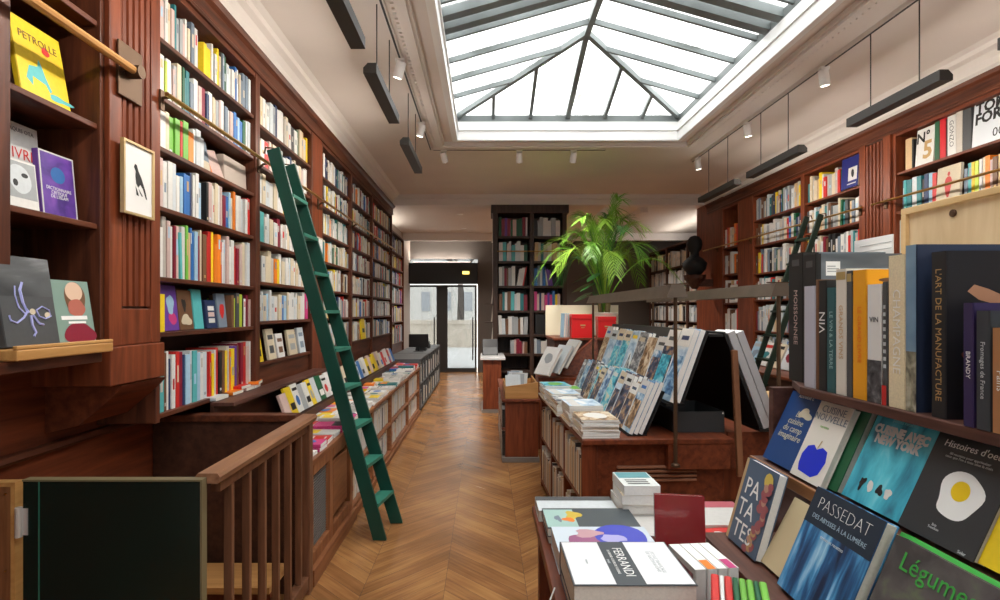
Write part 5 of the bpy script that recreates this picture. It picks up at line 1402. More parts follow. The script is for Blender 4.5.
# fix: the lower ledge carries the copies in front of the board
seqU = [4, 5, 0, 2, 1, 4, 3, 0, 4, 2]
y = Y0r
for k, mi in enumerate(seqU):
    w = gr.uniform(.17, .20); h = gr.uniform(.43, .45) if k < 2 else gr.uniform(.36, .42)
    for c in range(2):
        t = .03 if k < 2 else .022
        guide(w, h, t, mi, -.250 - (t + .003) / math.cos(rad(20)) * (1 + c), y + w / 2, .1885, 20, -1, f"{GN[mi]} guide, upper aisle tier, {nth(k)} place from the tray box, " + ('front copy' if c else 'rear copy'))
    y += w + .01
# far side of the A-frame
y = Y0r
for k, mi in enumerate([4, 1, 0, 2]):
    w = .21; h = .60 if k == 0 else .5
    for c in range(2 if k == 0 else 1):
        t = .045
        guide(w, h, t, mi, .231 + (t + .003) / math.cos(rad(21)) * (1 + c), y + w / 2, .0345, 21, 1, f"{'grey' if k == 0 else GN[mi]} book on the far side of the rack, {nth(k)} place, " + ['inner copy', 'outer copy'][c], mat=plain('guide_grey_edge', (.42, .42, .44), .6) if k == 0 else None)
    y += w + .02
# magazine piles along the aisle edge of the island
mg = random.Random(4)
MP_ALL = [(-.63, -.72, 6, 'w'), (-.64, -.40, 8, 'i'), (-.66, -.06, 6, 'w'), (-.65, .26, 6, 'c'), (-.65, .60, 7, 'i'), (-.65, .94, 5, 'w'), (-.65, 1.26, 6, 'g')]
for pi, (lx, ly, n, ch) in enumerate(MP_ALL[:5]):
    n += 2
    for q in range(n):
        t = .0125
        p = RKM @ Vector((0, 0, 0))
        pw = island((lx + mg.uniform(-.006, .006) + .055, ly + mg.uniform(-.006, .006), IT + .0006 + (q + 1) * (t + .0006)))
        top = q == n - 1
        w, h = .27, .215
        mm = [GP[2], GP[4], GP[1], GP[4], GP[3], GP[2], GP[0]][pi] if top else cov(mg.choice('wicgwaj'))
        o = face_book('magazine', w, h, t, mm, f"magazine in the {nth(pi)} pile from the near end of the island, " + ('topmost' if top else f"{nth(q)} from bottom"), tuple(pw + Vector((-.208, 0, 0))), 90, -90 + 2.4 + mg.uniform(-3, 3), cat='magazine', hard=False, pages=PAGEW)
        if top: art(o, [(ell(0, h * .5, w * .32, h * .3, 20, .1, pi), 0)] if pi % 2 == 0 else [(rect(-w * .45, w * .45, h * .1, h * .35), 0)], cov('w' if pi != 4 else 'v'))

# ------------------------------------------------------------------ small bin table with oak tray
bn = empty('display_table', (.345, 6.28, 0)); tag(bn, 'small dark red wooden bin table standing in the aisle before the island', 'table')
bx_ = lambda n, m, a0, a1, b0, b1, c0, c1: MB().box(a0 - .345, a1 - .345, b0 - 6.28, b1 - 6.28, c0, c1).build(n, m, bn, bevel=.004)
bx_('body', WR, .20, .53, 5.46, 7.1, .05, .60); bx_('table_top', WRX, .165, .55, 5.43, 7.12, .60, .625); bx_('plinth', plain('grey_plinth', (.20, .17, .15), .6), .17, .54, 5.44, 7.11, 0, .05)
bx_('shelf', WRX, .165, .20, 5.46, 7.1, .32, .335)
mb, pal = ST
for z, zm in ((.335, .58), (.055, .30)):
    y = 5.5
    while y < 7.0:
        t = RNG.uniform(.015, .03); m = pal(RNG.choice('gdwikih')); STUFF.box(.172, .199, y, y + t * .92, z + .0012, z + (zm - z) * RNG.uniform(.7, .95), m); y += t
ot = empty('card_tray', (.36, 5.72, .626)); tag(ot, 'honey oak tray with a sloping front on the small bin table', 'tray')
MB().hexa([(-.16, -.24, 0), (.17, -.24, 0), (.17, -.225, 0), (-.16, -.225, 0), (-.16, -.24, .12), (.17, -.24, .165), (.17, -.225, .165), (-.16, -.225, .12)]).build('front', OAKX, ot, bevel=.003)
mb = MB(); mb.box(-.16, -.148, -.225, .45, 0, .12); mb.box(.158, .17, -.225, .45, 0, .15); mb.box(-.148, .158, .44, .45, 0, .12); mb.box(-.148, .158, -.225, .44, 0, .008)
mb.build('sides', OAK, ot)
cr2 = random.Random(6)
for k in range(7):
    o = face_book('booklet', .13, .21, .012, cov('iigwiei'[k]), f"pale grey booklet standing in the oak tray, {nth(k)} from its front", (.28 + .03 * (k % 4), 5.60 + .075 * k, .635), 18, cr2.uniform(-35, 15), cat='booklet', hard=False)
for k in range(5):
    o = face_book('booklet', .20, .16, .02, cov('iwgwi'[k]), f"flat pale booklet on the bin table behind the oak tray, {nth(k)} from the aisle end", (.33, 6.42 + .13 * k, .626 + .021 * (1 + k % 2)), 90, -90 + cr2.uniform(-12, 12), cat='booklet', hard=False)
    if k % 2: o.location.z = .626 + .021
# wooden lectern with big pale open books
lc = empty('book_lectern', (.86, 6.15, .0)); tag(lc, 'sloping red wood lectern carrying large pale picture books behind the magazines', 'lectern')
MB().hexa([(-.06, -.0, .78), (.42, -.0, .78), (.42, .2, .78), (-.06, .2, .78), (-.06, .0, .82), (.42, .12, 1.22), (.42, .2, 1.22), (-.06, .2, .82)]).build('slope', WRX, lc, bevel=.004)
MB().box(-.28, .40, -.18, .2, 0, .78).build('body', WR, lc, bevel=.004)
for k, (dx, dz, yaw, ch, lab) in enumerate(((-.12, .80, -60, 'w', 'large white picture book leaning on the lectern, front one'), (.0, .82, -66, 'i', 'large pale grey picture book leaning on the lectern, middle one'), (.10, .88, -72, 'w', 'large white picture book leaning on the lectern, rear one'))):
    o = face_book('book', .26, .34, .03, cov(ch), lab, (.86 + dx - .14, 5.93 + .05 * k, dz), 32, yaw)
    art(o, [(ell(0, .2, .07, .06, 20, .2, k + 3), 0)], cov('gia'[k]))
o = pile_book(.20, .28, .06, cov('w'), .58, 5.72, IT + .13, -4, 'green and white boxed book on the far end of the magazines')
o.location = tuple(island((-.55, .66, IT + .062)))
art(o, [(rect(-.06, .09, .04, .24), 0)], cov('v'))
# counter with marble top
ct = empty('counter', (.1, 8.53, 0)); tag(ct, 'red wood counter with a pale marble top at the end of the aisle', 'counter')
MB().box(-.13, .14, -.42, .40, .05, .78).build('body', WR, ct, bevel=.004); MB().box(-.17, .2, -.47, .42, .78, .82).build('marble_top', MARBLE, ct, bevel=.006); MB().box(-.15, .15, -.44, .40, 0, .05).build('plinth', plain('grey_plinth', (.20, .17, .15), .6), ct)
o = MB().hexa([(-.12, -.12, 0), (.12, -.12, 0), (.12, .12, 0), (-.12, .12, 0), (-.12, -.06, .12), (.12, -.06, .12), (.12, .12, .24), (-.12, .12, .24)]).build('cash_register', plain('register_grey', (.05, .05, .055), .4), None, (.08, 8.57, .821), bevel=.01); tag(o, 'dark grey till standing on the marble topped counter', 'till')
for k in range(5):   # face-out books on the side of the tower
    z = .95 + (k // 2) * .48 + (k % 2) * .02
    if k < 3: z = [.95, 1.32, 1.62][k]
    else: continue
    o = face_book('book', .2, .27, .02, cov('wcp'[k]), f"pale book leaning on the aisle side of the black tower, {['lowest', 'middle', 'highest'][k]} one", (.10, 9.25, z), 6, -90)
for z in (.949, 1.319, 1.619): MB().box(-.71, -.58, 9.1 - 9.3, 9.4 - 9.3, z - .015, z).build('side_ledge', DKW, tw)

# ------------------------------------------------------------------ red boxes, palm
pc = empty('low_cabinet', (1.25, 6.95, 0)); tag(pc, 'dark wood cabinet with a cream back panel under the palm', 'cabinet')
MB().box(-.40, .55, -.22, .60, 0, 1.14).build('body', WD, pc, bevel=.004); MB().box(-.42, .57, -.25, .62, 1.14, 1.17).build('cabinet_top', WRX, pc, bevel=.004)
MB().box(-.42, .57, .56, .60, 1.17, 1.58).build('back_panel', CREAMP, pc)
def red_box(x, y, w, h, lab):
    t = empty('red_box', (x, y, 1.171)); tag(t, lab, 'box', 'red boxes under the palm')
    MB().box(-w / 2, w / 2, -.06, .10, 0, h * .80).build('body', REDBOX, t, bevel=.004)
    MB().box(-w / 2 - .004, w / 2 + .004, -.065, .105, h * .80, h).build('lid', REDBOX, t, bevel=.004)
    mb = MB(); mb.box(-.03, .03, -.062, -.06, h * .5, h * .56); mb.box(-.02, .02, -.062, -.06, h * .42, h * .44); mb.build('gold_print', GOLDTXT, t)
red_box(1.20, 6.8, .27, .29, 'bright red lidded box on the cabinet left of the lamp post'); red_box(1.51, 6.86, .22, .26, 'smaller red lidded box beside the bright red one, under the palm')
for k in range(3):
    face_book('book', .02 + .09, .30, .03, cov('sqi'[k]), f"{['light blue', 'turquoise', 'pale grey'][k]} thin book standing left of the red boxes", (.955 + .035 * k, 6.85 + .06 * k, 1.171), 3, -75)
o = MB().lathe([(.11, 0), (.15, .02), (.17, .28), (.18, .30), (.165, .31), (.16, .27)], 28).build('pot', plain('pot_cream', (.74, .70, .60), .45), None)
pt = empty('potted_palm', (1.55, 7.15, 1.171)); tag(pt, 'tall bright green palm in a cream pot towering over the red boxes', 'plant')
o.parent = pt
MB().lathe([(.155, .262), (.08, .268)], 20).build('soil', plain('soil', (.03, .02, .014), .95), pt)
pr = random.Random(14)
for k in range(4):
    a = k * PI / 2 + .4
    MB().tube([(.05 * math.cos(a), .05 * math.sin(a), .25), (.07 * math.cos(a), .06 * math.sin(a), .40), (.05 * math.cos(a + .3), .05 * math.sin(a + .3), .55)], [.032, .024, .016], 8).build('stem', TRUNK, pt, smooth=True)
def frond(az, reach, rise, droop, z0, mat, nl=26, wid=.22):
    mb = MB()
    ca, sa = math.cos(az), math.sin(az)
    def curve(t):
        r = reach * (t ** 1.15); z = z0 + rise * math.sin(min(1, t * 1.05) * PI * .55) - droop * t ** 3
        return Vector((r * ca, r * sa, z))
    pts = [curve(i / 12) for i in range(13)]
    mb.tube(pts, [.010 - .0085 * i / 12 for i in range(13)], 5)
    side = Vector((-sa, ca, 0))
    for i in range(nl):
        t = .22 + .78 * i / (nl - 1)
        p = curve(t); d = (curve(min(1, t + .02)) - curve(t - .02)).normalized()
        ln = wid * math.sin(PI * (.12 + .80 * (t - .22) / .78)) ** .7 * pr.uniform(.8, 1.15) + .04
        for s in (-1, 1):
            out = (side * s * .60 + d * 1.0 + Vector((0, 0, pr.uniform(.05, .35)))).normalized()
            w = .0062
            q = []
            for u, ww in ((0, .5), (.35, 1.0), (.7, .7), (1.0, .05)):
                c = p + out * ln * u + Vector((0, 0, -ln * .42 * u * u))
                n = d.cross(out).normalized().cross(out).normalized() * w * ww
                q += [c - n, c + n]
            b0 = mb.pts(q)
            for j in range(3): mb.face((b0 + 2 * j, b0 + 2 * j + 1, b0 + 2 * j + 3, b0 + 2 * j + 2))
    o = mb.build('frond', mat, pt)
    return o
FR = []
for k in range(31):
    a = k * 2.399 + .3
    q_ = k / 30
    FR.append((a, .22 + .62 * q_ + pr.uniform(-.08, .12), 1.40 - .50 * q_ + pr.uniform(-.20, .06), .04 + .55 * q_ * q_ + pr.uniform(-.05, .10)))
for k, (a, re, ri, dr) in enumerate(FR):
    frond(a, re * 1.08, ri, dr, .40 + pr.uniform(-.08, .05), [LEAF, LEAFY, LEAF, LEAFD, LEAFY, LEAF][k % 6])
for k in range(6):      # broad dark leaves low down, left of the stems
    a = 2.6 + k * .28
    mb = MB(); c = Vector((.28 * math.cos(a), .28 * math.sin(a), .52 + .12 * (k % 3)))
    d = Vector((math.cos(a), math.sin(a), -.5)).normalized(); s = Vector((-math.sin(a), math.cos(a), .2)).normalized()
    q = [c - d * .13, c - d * .05 + s * .08, c + d * .06 + s * .07, c + d * .17, c + d * .06 - s * .07, c - d * .05 - s * .08]
    b0 = mb.pts(q); mb.face([b0 + i for i in range(6)])
    mb.tube([(.03 * math.cos(a), .03 * math.sin(a), .28), tuple(c - d * .13)], .004, 5)
    mb.build('broad_leaf', LEAFD, pt)
# dark bust on its bracket
bu = empty('bust', (3.335, 8.75, 1.95)); tag(bu, 'black sculpted bust on a bracket in front of the wide red pilaster', 'sculpture')
MB().lathe([(.05, .12), (.10, .13), (.17, .22), (.19, .31), (.13, .38), (.07, .42), (.065, .48), (.10, .53), (.115, .60), (.11, .67), (.07, .73), (.01, .75)], 18).build('figure', plain('bust_black', (.010, .011, .011), .7), bu, smooth=True)
MB().lathe([(.04, -.10), (.10, -.02), (.16, .06), (.17, .12)], 16).build('bracket', WD, bu, smooth=False)
MB().box(.0, .26, -.08, .08, -.06, .05).build('wall_arm', WD, bu)

# ------------------------------------------------------------------ right wall: design books above the crate
zr = 2.711
R0 = [(4.76, .07, .27, 'j', 'tan book', None), (4.69, .02, .25, 'k', 'thin black book', None)]
for y, t, h, ch, nm, _ in R0:
    make_book('book', h, .2, t, cov(ch), f"{nm} at the pilaster end of the top right shelf", None, loc=(XR + .04, y, zr), rot=(0, 0, rad(-90)))
o = face_book('book', .185, .305, .04, cov('w'), 'white book lettered N5 in black and gold on the top right shelf', (XR + .03, 4.55, zr), 4, -90)
cover_text(o, 'N\u00b0', .12, BLACKTXT, -.022, .225, off=.003); cover_text(o, '5', .20, GOLDTXT, .03, .11, off=.006)
yy = 4.45
for t, h, ch, lab, tx in ((.062, .315, 'G', 'dark green book between the N5 book and the red book', None), (.075, .315, 'r', 'red book on the top right shelf beside the dark green one', None), (.012, .3, 'k', 'thin black book between the red book and white GONZO book', None), (.10, .315, 'w', 'thick white book lettered GONZO on the top right shelf', 'GONZO'), (.075, .32, 'a', 'taupe book on the top right shelf after the white GONZO book', None), (.10, .315, 'd', 'thick charcoal book left of the TOM FORD book', None)):
    t *= .74
    m = plain('tomato_red', (.58, .012, .022), .4) if ch == 'r' else cov(ch)
    o = make_book('book', h, .24, t, m, lab, None, loc=(XR + .04, yy, zr), rot=(0, 0, rad(-90)))
    if tx: spine_text(o, tx, .055, cov('d'), t, h * .55)
    yy -= t + .004
o = face_book('book', .36, .33, .05, plain('tom_white', (.70, .74, .78), .4), 'large pale book lettered TOM FORD 002 at the near end of top right shelf', (XR + .03, yy - .19, zr), 4, -90)
cover_text(o, 'TOM', .11, BLACKTXT, -.165, .275, ax='LEFT', off=.004); cover_text(o, 'FORD', .11, BLACKTXT, -.165, .195, ax='LEFT', off=.004); cover_text(o, '002', .09, BLACKTXT, .05, .06)
row('rsnktitqe', 4.45, 4.82, 2.371, 2.66, XR, -1, solo=True, hr=(.78, .95), setback=.05, label_fmt=fmt('pilaster', 'shelf above the plywood crate'), group='books above the plywood crate', lean=0)
o = face_book('book', .22, .27, .02, cov('c'), 'cream book with a red standing figure, above the plywood crate', (XR + .03, 4.32, 2.371), 4, -90)
art(o, [([(-.02, .05), (-.005, .02), (.01, .02), (.02, .06), (.035, .14), (.025, .17), (.012, .185), (-.012, .185), (-.028, .17), (-.036, .13)], 0), (ell(0, .205, .013, .018), 0)], cov('r'))
row('wsynuapjhpocwlyqe', 3.64, 4.20, 2.371, 2.66, XR, -1, solo=True, hr=(.72, .92), setback=.05, label_fmt=fmt('cream red figure book', 'shelf above the plywood crate'), group='books above the plywood crate', lean=0)
# navy book facing out in the next bay
o = face_book('book', .25, .31, .03, plain('royal_navy', (.012, .018, .16), .35), 'navy blue book with a white portrait panel facing out near the fluted pilaster', (XR - .004, 5.435, 2.711), 3, -90)
art(o, [(rect(-.02, .11, .07, .2), 0), (ell(.045, .14, .022, .04, 14, .2, 3), 1), (rect(-.03, .1, .035, .045), 0)], [cov('w'), cov('k')])
o = face_book('book', .20, .26, .03, cov('w'), 'white picture book facing out low in the narrow bookcase', (XR - .004, 8.0, 1.621), 5, -90)
art(o, [(rect(-.08, .08, .04, .2), 0)], cov('e'))
# leaning white books low along the right wall, behind the second ladder
dk = empty('display_ledge', (3.3, 5.9, 0)); tag(dk, 'dark base cabinet with a ledge of leaning books behind the second ladder', 'cabinet')
MB().box(-.25, .28, -.62, 1.5, 0, .80).build('body', WD, dk, bevel=.004); MB().box(-.28, .28, -.63, 1.51, .80, .83).build('cabinet_top', WRX, dk, bevel=.004)
for k in range(7):
    y = 5.40 + .26 * k
    o = face_book('book', .22, .30, .025, cov('wswicwspw'[k]), f"{PAL['wswicwspw'[k]][1]} book leaning on the base cabinet along the right wall, {nth(k)} from the camera", (3.36, y, .8306), 24, -90)
    art(o, [(ell(0, .14, .07, .05, 14, .3, k), 0), (rect(-.09, .09, .23, .27), 1)], [cov('gbrmdtehk'[k]), cov('dknbkrgnd'[k])])
# table right of the island with flat piles
rt = empty('display_table', (2.56, 4.4, 0)); tag(rt, 'table with pale flat piles of books beyond the A-frame rack, beside the wine tray', 'table')
MB().box(-.20, .42, -.9, .9, .70, .73).build('table_top', PLYY, rt, bevel=.004)
for x in (-.17, .35):
    for y in (-.85, .8): MB().box(x, x + .05, y, y + .05, 0, .70).build('leg', WR, rt)
k = 0
for i in range(3):
    for j in range(2):
        for q in range(2):
            m = cov('wiwcwbw'[(i * 3 + j + q) % 7])
            face_book('book', .19, .26, .03, m, f"{'aisle side' if j == 0 else 'wall side'} pile of the pale table beyond the rack, {nth(i)} pile, {['lower', 'upper'][q]} book", (2.40 + .30 * j, 3.72 + .34 * i, .731 + .0306 * (q + 1)), 90, -90 + 5 * ((i + j + q) % 3 - 1), hard=False, pages=PAGEW)
# ------------------------------------------------------------------ pendants, tracks and spots
LIGHTS = []
def track(p, q, label):
    t = empty('light_track', p); tag(t, label, 'track')
    d = Vector(q) - Vector(p)
    MB().bar((0, 0, 0), d, .03, .03).build('channel', TRIMP, t)
    MB().bar(Vector((0, 0, -.016)), d + Vector((0, 0, -.016)), .014, .004).build('slot', BLACKM, t)
    return t
track((-.63, .9, ZC - .015), (-.63, 6.38, ZC - .015), 'thin ceiling track above the left pendant lamps')
track((2.60, .9, ZC - .015), (2.60, 6.9, ZC - .015), 'thin ceiling track above the right pendant lamps')
track((-.60, 6.40, ZC - .015), (1.4, 6.40, ZC - .015), 'thin ceiling track at the far end of the skylight')
def pendant(x, y0, y1, z, side, label):
    """side: direction of the shelves it lights"""
    t = empty('pendant_lamp', (x, (y0 + y1) / 2, z)); tag(t, label, 'pendant lamp', 'slim black pendant lamps')
    L = (y1 - y0) / 2
    prof = [(-.038, -.018), (.038, -.018), (.038, .014), (.012, .042), (-.038, .042)]
    if side < 0: prof = [(-a, b_) for a, b_ in prof][::-1]
    MB().prism(prof, 'y', -L, L).build('housing', PEND, t)
    s = side
    MB().hexa([(s * .0385, -L + .03, -.012), (s * .0395, -L + .03, -.012), (s * .0395, L - .03, -.012), (s * .0385, L - .03, -.012), (s * .0385, -L + .03, .012), (s * .0395, -L + .03, .012), (s * .0395, L - .03, .012), (s * .0385, L - .03, .012)]).build('diffuser', emis('pendant_glow', (1, .82, .60), 3.0), t)
    for f in (-.52, .52):
        MB().tube([(0, f * L, .042), (0, f * L, ZC - .03 - z)], .004, 6).build('rod', PEND, t)
    LIGHTS.append((Vector((x + side * .06, (y0 + y1) / 2, z)), 2 * L - .06, side))
zp = 2.88
pendant(-.66, .75, 1.70, zp, -1, 'slim black pendant lamp above the left niche, nearest the camera on its side')
pendant(-.66, 1.85, 2.86, zp, -1, 'slim black pendant lamp cut by the picture top, second from far left bookcases')
pendant(-.66, 3.15, 4.0, zp, -1, 'slim black pendant lamp hanging on the left above the green ladder')
pendant(-.66, 4.5, 5.45, zp, -1, 'slim black pendant lamp farthest along the left bookcases')
pendant(2.60, 1.85, 2.75, zp - .06, 1, 'slim black pendant lamp on the right side nearest the camera')
pendant(2.60, 3.10, 3.90, zp - .06, 1, 'slim black pendant lamp on the right before the TOM FORD shelf')
pendant(2.60, 4.5, 5.4, zp - .06, 1, 'slim black pendant lamp on the right before the navy blue book')
pendant(2.60, 5.66, 6.62, zp - .06, 1, 'slim black pendant lamp on the right, farthest along, near the red pilaster')
SPOTS = []
def spot(x, y, aim, label):
    t = empty('track_spotlight', (x, y, ZC - .03)); tag(t, label, 'spotlight', 'white track spotlights')
    MB().box(-.035, .035, -.02, .02, -.02, .0).build('adapter', SPOTW, t)
    MB().tube([(0, 0, -.02), (0, 0, -.06)], .008, 8).build('stem', SPOTW, t)
    d = Vector(aim).normalized()
    a = Vector((0, 0, -.07)) - d * .045; b_ = a + d * .115
    MB().tube([a, b_], .036, 20).build('head', SPOTW, t)
    MB().tube([b_, b_ + d * .002], .028, 20).build('lens', emis('spot_glow', (1, .9, .75), 4.0), t)
    SPOTS.append((Vector((x, y, ZC - .03)) + b_ + d * .01, d, 60 if y == 6.40 else 22))
spot(-.63, 4.08, (-.35, .25, -1), 'white track spotlight on the left between the two nearest pendants')
spot(-.63, 5.45, (-.3, .15, -1), 'white track spotlight on the left, close to the skylight corner')
spot(-.48, 6.40, (.25, .5, -1), 'white spotlight on the far track, leftmost of three')
spot(.40, 6.40, (.05, .5, -1), 'white spotlight on the far track, middle of three')
spot(1.03, 6.40, (-.1, .5, -1), 'white spotlight on the far track, rightmost of three')
spot(2.60, 4.22, (.2, .1, -1), 'white track spotlight on the right before the nearest long pendant')
spot(2.60, 5.45, (.2, .1, -1), 'white track spotlight on the right between two pendants')
spot(2.60, 6.72, (.2, .1, -1), 'white track spotlight on the right at the far end of the track')

# ------------------------------------------------------------------ street doors and the street
FRM = plain('door_frame_dark', (.035, .032, .03), .45)
dr = empty('door_1', (-1.05, YD, 0)); struct(dr)
def dp(n, m, a0, a1, c0, c1, b0=.0, b1=.06): return MB().box(a0 + 1.05, a1 + 1.05, b0, b1, c0, c1).build(n, m, dr)
for i, (a, b_) in enumerate(((-1.90, -1.14), (-.97, -.20))):
    dp('stile', FRM, a, a + .05, .0, 2.14); dp('stile', FRM, b_ - .05, b_, .0, 2.14); dp('rail', FRM, a + .05, b_ - .05, 2.09, 2.14); dp('rail', FRM, a + .05, b_ - .05, .0, .10)
    dp('glass', DGLASS, a + .05, b_ - .05, .10, 2.09, .025, .035)
    MB().tube([(b_ + 1.05 - .10, -.05, .3), (b_ + 1.05 - .10, -.05, 1.35)], .016, 8).build('handle', plain('handle_steel', (.12, .13, .14), .4, .4), dr)
dp('mullion', FRM, -1.14, -.97, 0, 2.14)
dp('transom', plain('transom_black', (.010, .010, .011), .5), -1.92, -.18, 2.16, 2.66, -.25, .08)
dp('fanlight', DGLASS, -1.92, -.18, 2.66, 2.78, .02, .03)
ex = MB().box(-.08, .08, -.02, .02, -.035, .035).build('exit_sign', emis('sign_glow', (1.0, .72, .12), 1.2), None, (-.46, YD - .28, 2.42)); tag(ex, 'small lit yellow sign on the black panel over the street doors', 'sign')
g = MB().box(-30, 30, YD + .1, 60, -.16, -.02).build('ground', PAVE); struct(g)
pw_ = MB(); pw_.box(-16, 16, 23.0, 23.5, -.02, .95); pw_.box(-16, 16, 22.95, 23.55, .95, 1.12)
o = pw_.build('parapet_wall', STONE); struct(o)
tr2 = random.Random(2)
def tree(x, y, h, label):
    t = empty('bare_tree', (x, y, -.02)); tag(t, label, 'tree', 'bare street trees')
    MB().tube([(0, 0, 0), (.05, 0, h * .3), (-.03, 0, h * .5)], [.22, .17, .13], 8).build('trunk', BARK, t)
    mb = MB()
    def grow(p, d, l, r, n):
        q = p + d * l
        mb.tube([p, (p + q) / 2 + Vector((tr2.uniform(-.06, .06), 0, tr2.uniform(-.06, .06))) * l, q], [r, r * .8, r * .6], 5, cap=False)
        if n > 0:
            for _ in range(3):
                dd = (d + Vector((tr2.uniform(-.9, .9), tr2.uniform(-.5, .5), tr2.uniform(-.1, .7)))).normalized()
                grow(q, dd, l * tr2.uniform(.6, .85), r * .58, n - 1)
    for _ in range(5): grow(Vector((-.03, 0, h * .48)), Vector((tr2.uniform(-1, 1), tr2.uniform(-.5, .5), 1)).normalized(), h * .2, .09, 4)
    mb.build('branches', BARK, t)
tree(-1.35, 30, 7.5, 'bare winter tree seen through the right street door'); tree(-6.2, 33, 6.5, 'smaller bare winter tree seen through the left street door')
bd = MB(); bd.box(-25, 25, 52, 56, 0, 9)
for k in range(24):
    for z in (1.5, 4.5): bd.box(-24 + k * 2, -23.2 + k * 2, 51.9, 52, z, z + 1.8, 1)
o = bd.build('building', [plain('haussmann_stone', (.66, .64, .60), .9), plain('far_window', (.38, .40, .42), .5)]); tag(o, 'pale stone building faintly visible across the street through the doors', 'building')

# all the remaining shelved books, too many to build one by one
so = STUFF.build('shelved_books', STUFF_M)
tag(so, 'the remaining rows of books on the farther shelves', 'books', kind='stuff')

# small pieces belong to the part they sit on
def under(part_name, sub_name):
    for o in list(scene.objects):
        if o.parent is None and o.type == 'EMPTY':
            ps = [c for c in o.children if c.name.split('.')[0] == part_name]; ss = [c for c in o.children if c.name.split('.')[0] == sub_name]
            if ps:
                for q in ss:
                    p = min(ps, key=lambda p: (p.bound_box and (Vector(p.bound_box[0]) - Vector(q.bound_box[0])).length))
                    lp, lq = Matrix.LocRotScale(p.location, p.rotation_euler, p.scale), Matrix.LocRotScale(q.location, q.rotation_euler, q.scale)
                    q.parent = p; q.matrix_local = lp.inverted() @ lq
for a, b_ in (('paper', 'drawing'), ('panel', 'seam'), ('panel', 'hinge'), ('edge_strip', 'screw'), ('head', 'lens'), ('housing', 'diffuser'), ('shade', 'tube'), ('post', 'post_foot'), ('body', 'gold_print'), ('card', 'emblem'), ('end_plate', 'end_boss'), ('panel', 'nail'), ('panel', 'burnt_lettering'), ('shaft', 'fluting'), ('pot', 'soil'), ('front_frame', 'raised_panel'), ('front_frame', 'grille')):
    under(a, b_)
# ------------------------------------------------------------------ light
w = bpy.data.worlds.new('world'); scene.world = w; w.use_nodes = True
bg = w.node_tree.nodes['Background']; bg.inputs['Color'].default_value = (0.97, 0.985, 1.0, 1); bg.inputs['Strength'].default_value = 2.7
def area(name, loc, size, size_y, power, col, rot):
    l = bpy.data.lights.new(name, 'AREA'); l.shape = 'RECTANGLE'; l.size = size; l.size_y = size_y; l.energy = power; l.color = col
    o = bpy.data.objects.new(name, l); C.objects.link(o); o.location = loc; o.rotation_euler = rot
    o.visible_camera = True
    return l
def strip_rot(d):
    z = -Vector(d).normalized(); y = Vector((0, 1, 0)); x = y.cross(z).normalized()
    return Matrix((x, y, z)).transposed().to_euler()
# the pendants throw a warm strip of light on the shelves
for p, ln, s in LIGHTS:
    d = Vector((s, 0, -.45)).normalized()
    area('pendant_light', p + Vector((s * .01, 0, -.0)), .03, ln, 4.0, (1, .92, .82), strip_rot(d))
    LIGHTS_UP = area('pendant_uplight', p + Vector((-s * .06, 0, .075)), .03, ln, .35, (1, .95, .88), (rad(180), 0, 0))  # added upward fill beside each pendant to brighten the ceiling
for p, d, en in SPOTS:
    l = bpy.data.lights.new('spot_light', 'SPOT'); l.energy = en; l.spot_size = rad(80); l.spot_blend = .8; l.color = (1, .94, .86); l.shadow_soft_size = .03
    o = bpy.data.objects.new('spot_light', l); C.objects.link(o); o.location = p; o.rotation_euler = d.to_track_quat('-Z', 'Y').to_euler()
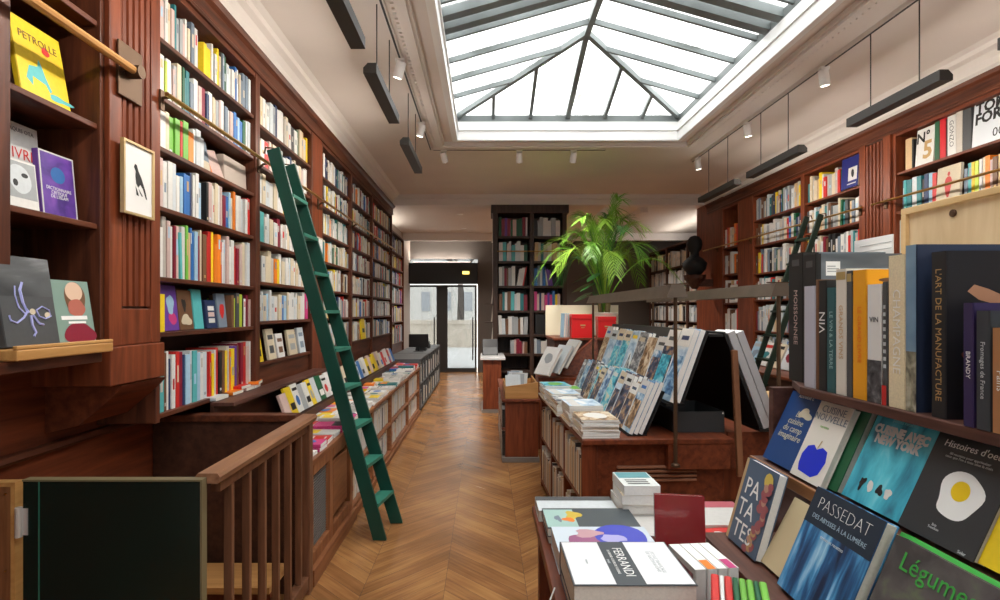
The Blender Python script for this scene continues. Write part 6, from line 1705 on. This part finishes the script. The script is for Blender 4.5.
# added fill lamps, out of sight, brighten the ceiling of the street end
for i, (x, y, z, ln, e) in enumerate(((XL - .33, 10.2, 2.952, 1.7, 2.5), (XR + .42, 10.8, 2.852, 2.4, 3), (.71, 9.28, 3.2355, .0, 0), (-1.05, YD - .1, 2.661, 1.4, 8))):
    if not e: continue
    t = empty('cove_lamp', (x, y, z)); tag(t, ['linear cove lamp lying on top of the dim left bookcase near the street doors', 'linear cove lamp lying on top of the dim right bookcases', '', 'linear cove lamp on top of the black panel over the street doors'][i], 'lamp')
    a_, b_ = (.03, ln / 2) if i < 2 else (ln / 2, .03)
    MB().box(-a_, a_, -b_, b_, .0, .03).build('housing', SPOTW, t); MB().box(-a_ + .008, a_ - .008, -b_ + .008, b_ - .008, .0301, .034).build('diffuser', emis('spot_glow', (1, .9, .75), 4.0), t)
    sd = 1 if i == 0 else -1
    area('cove_light', (x, y, z + .04), .05 if i < 2 else ln, ln if i < 2 else .05, e, (1, .93, .84), (rad(180), rad(0), 0) if i == 3 else strip_rot((sd * .5, 0, .8)))
for i, (x, y) in enumerate(((-.45, 9.9), (-.45, 11.6), (2.3, 9.8), (2.3, 11.3))):  # invented ceiling lights, added to brighten the far end
    t = empty('downlight', (x, y, 3.24)); tag(t, 'small white recessed downlight in the ceiling of the street end', 'downlight', 'downlights of the street end')
    MB().lathe([(.05, -.006), (.06, -.004), (.062, 0)], 18).build('trim_ring', SPOTW, t)
    l = bpy.data.lights.new('downlight_lamp', 'SPOT'); l.energy = 90; l.spot_size = rad(130); l.spot_blend = .6; l.color = (1, .93, .84); l.shadow_soft_size = .05
    o = bpy.data.objects.new('downlight_lamp', l); C.objects.link(o); o.location = (x, y, 3.22)
# daylight through the skylight, sampled at its opening
l = bpy.data.lights.new('skylight_portal', 'AREA'); l.shape = 'RECTANGLE'; l.size = SX1 - SX0 + .1; l.size_y = SY1 - SY0 + .1; l.cycles.is_portal = True
o = bpy.data.objects.new('skylight_portal', l); C.objects.link(o); o.location = (AX, (SY0 + SY1) / 2, ZR + .15)

vs = scene.view_settings
scene.display_settings.display_device = 'sRGB'
vs.view_transform = 'Standard'; vs.look = 'None'; vs.gamma = 1.0; vs.exposure = 1.08; vs.use_curve_mapping = False
cy = scene.cycles
cy.use_denoising = True; cy.max_bounces = 8; cy.diffuse_bounces = 5; cy.glossy_bounces = 3; cy.transmission_bounces = 4; cy.transparent_max_bounces = 8
cy.sample_clamp_indirect = 6.0; cy.caustics_reflective = False; cy.caustics_refractive = False
print('BOOKS', SOLO[0])
import collections
print(collections.Counter(o.name.split('.')[0] for o in scene.objects if o.parent is None and o.get('category')))
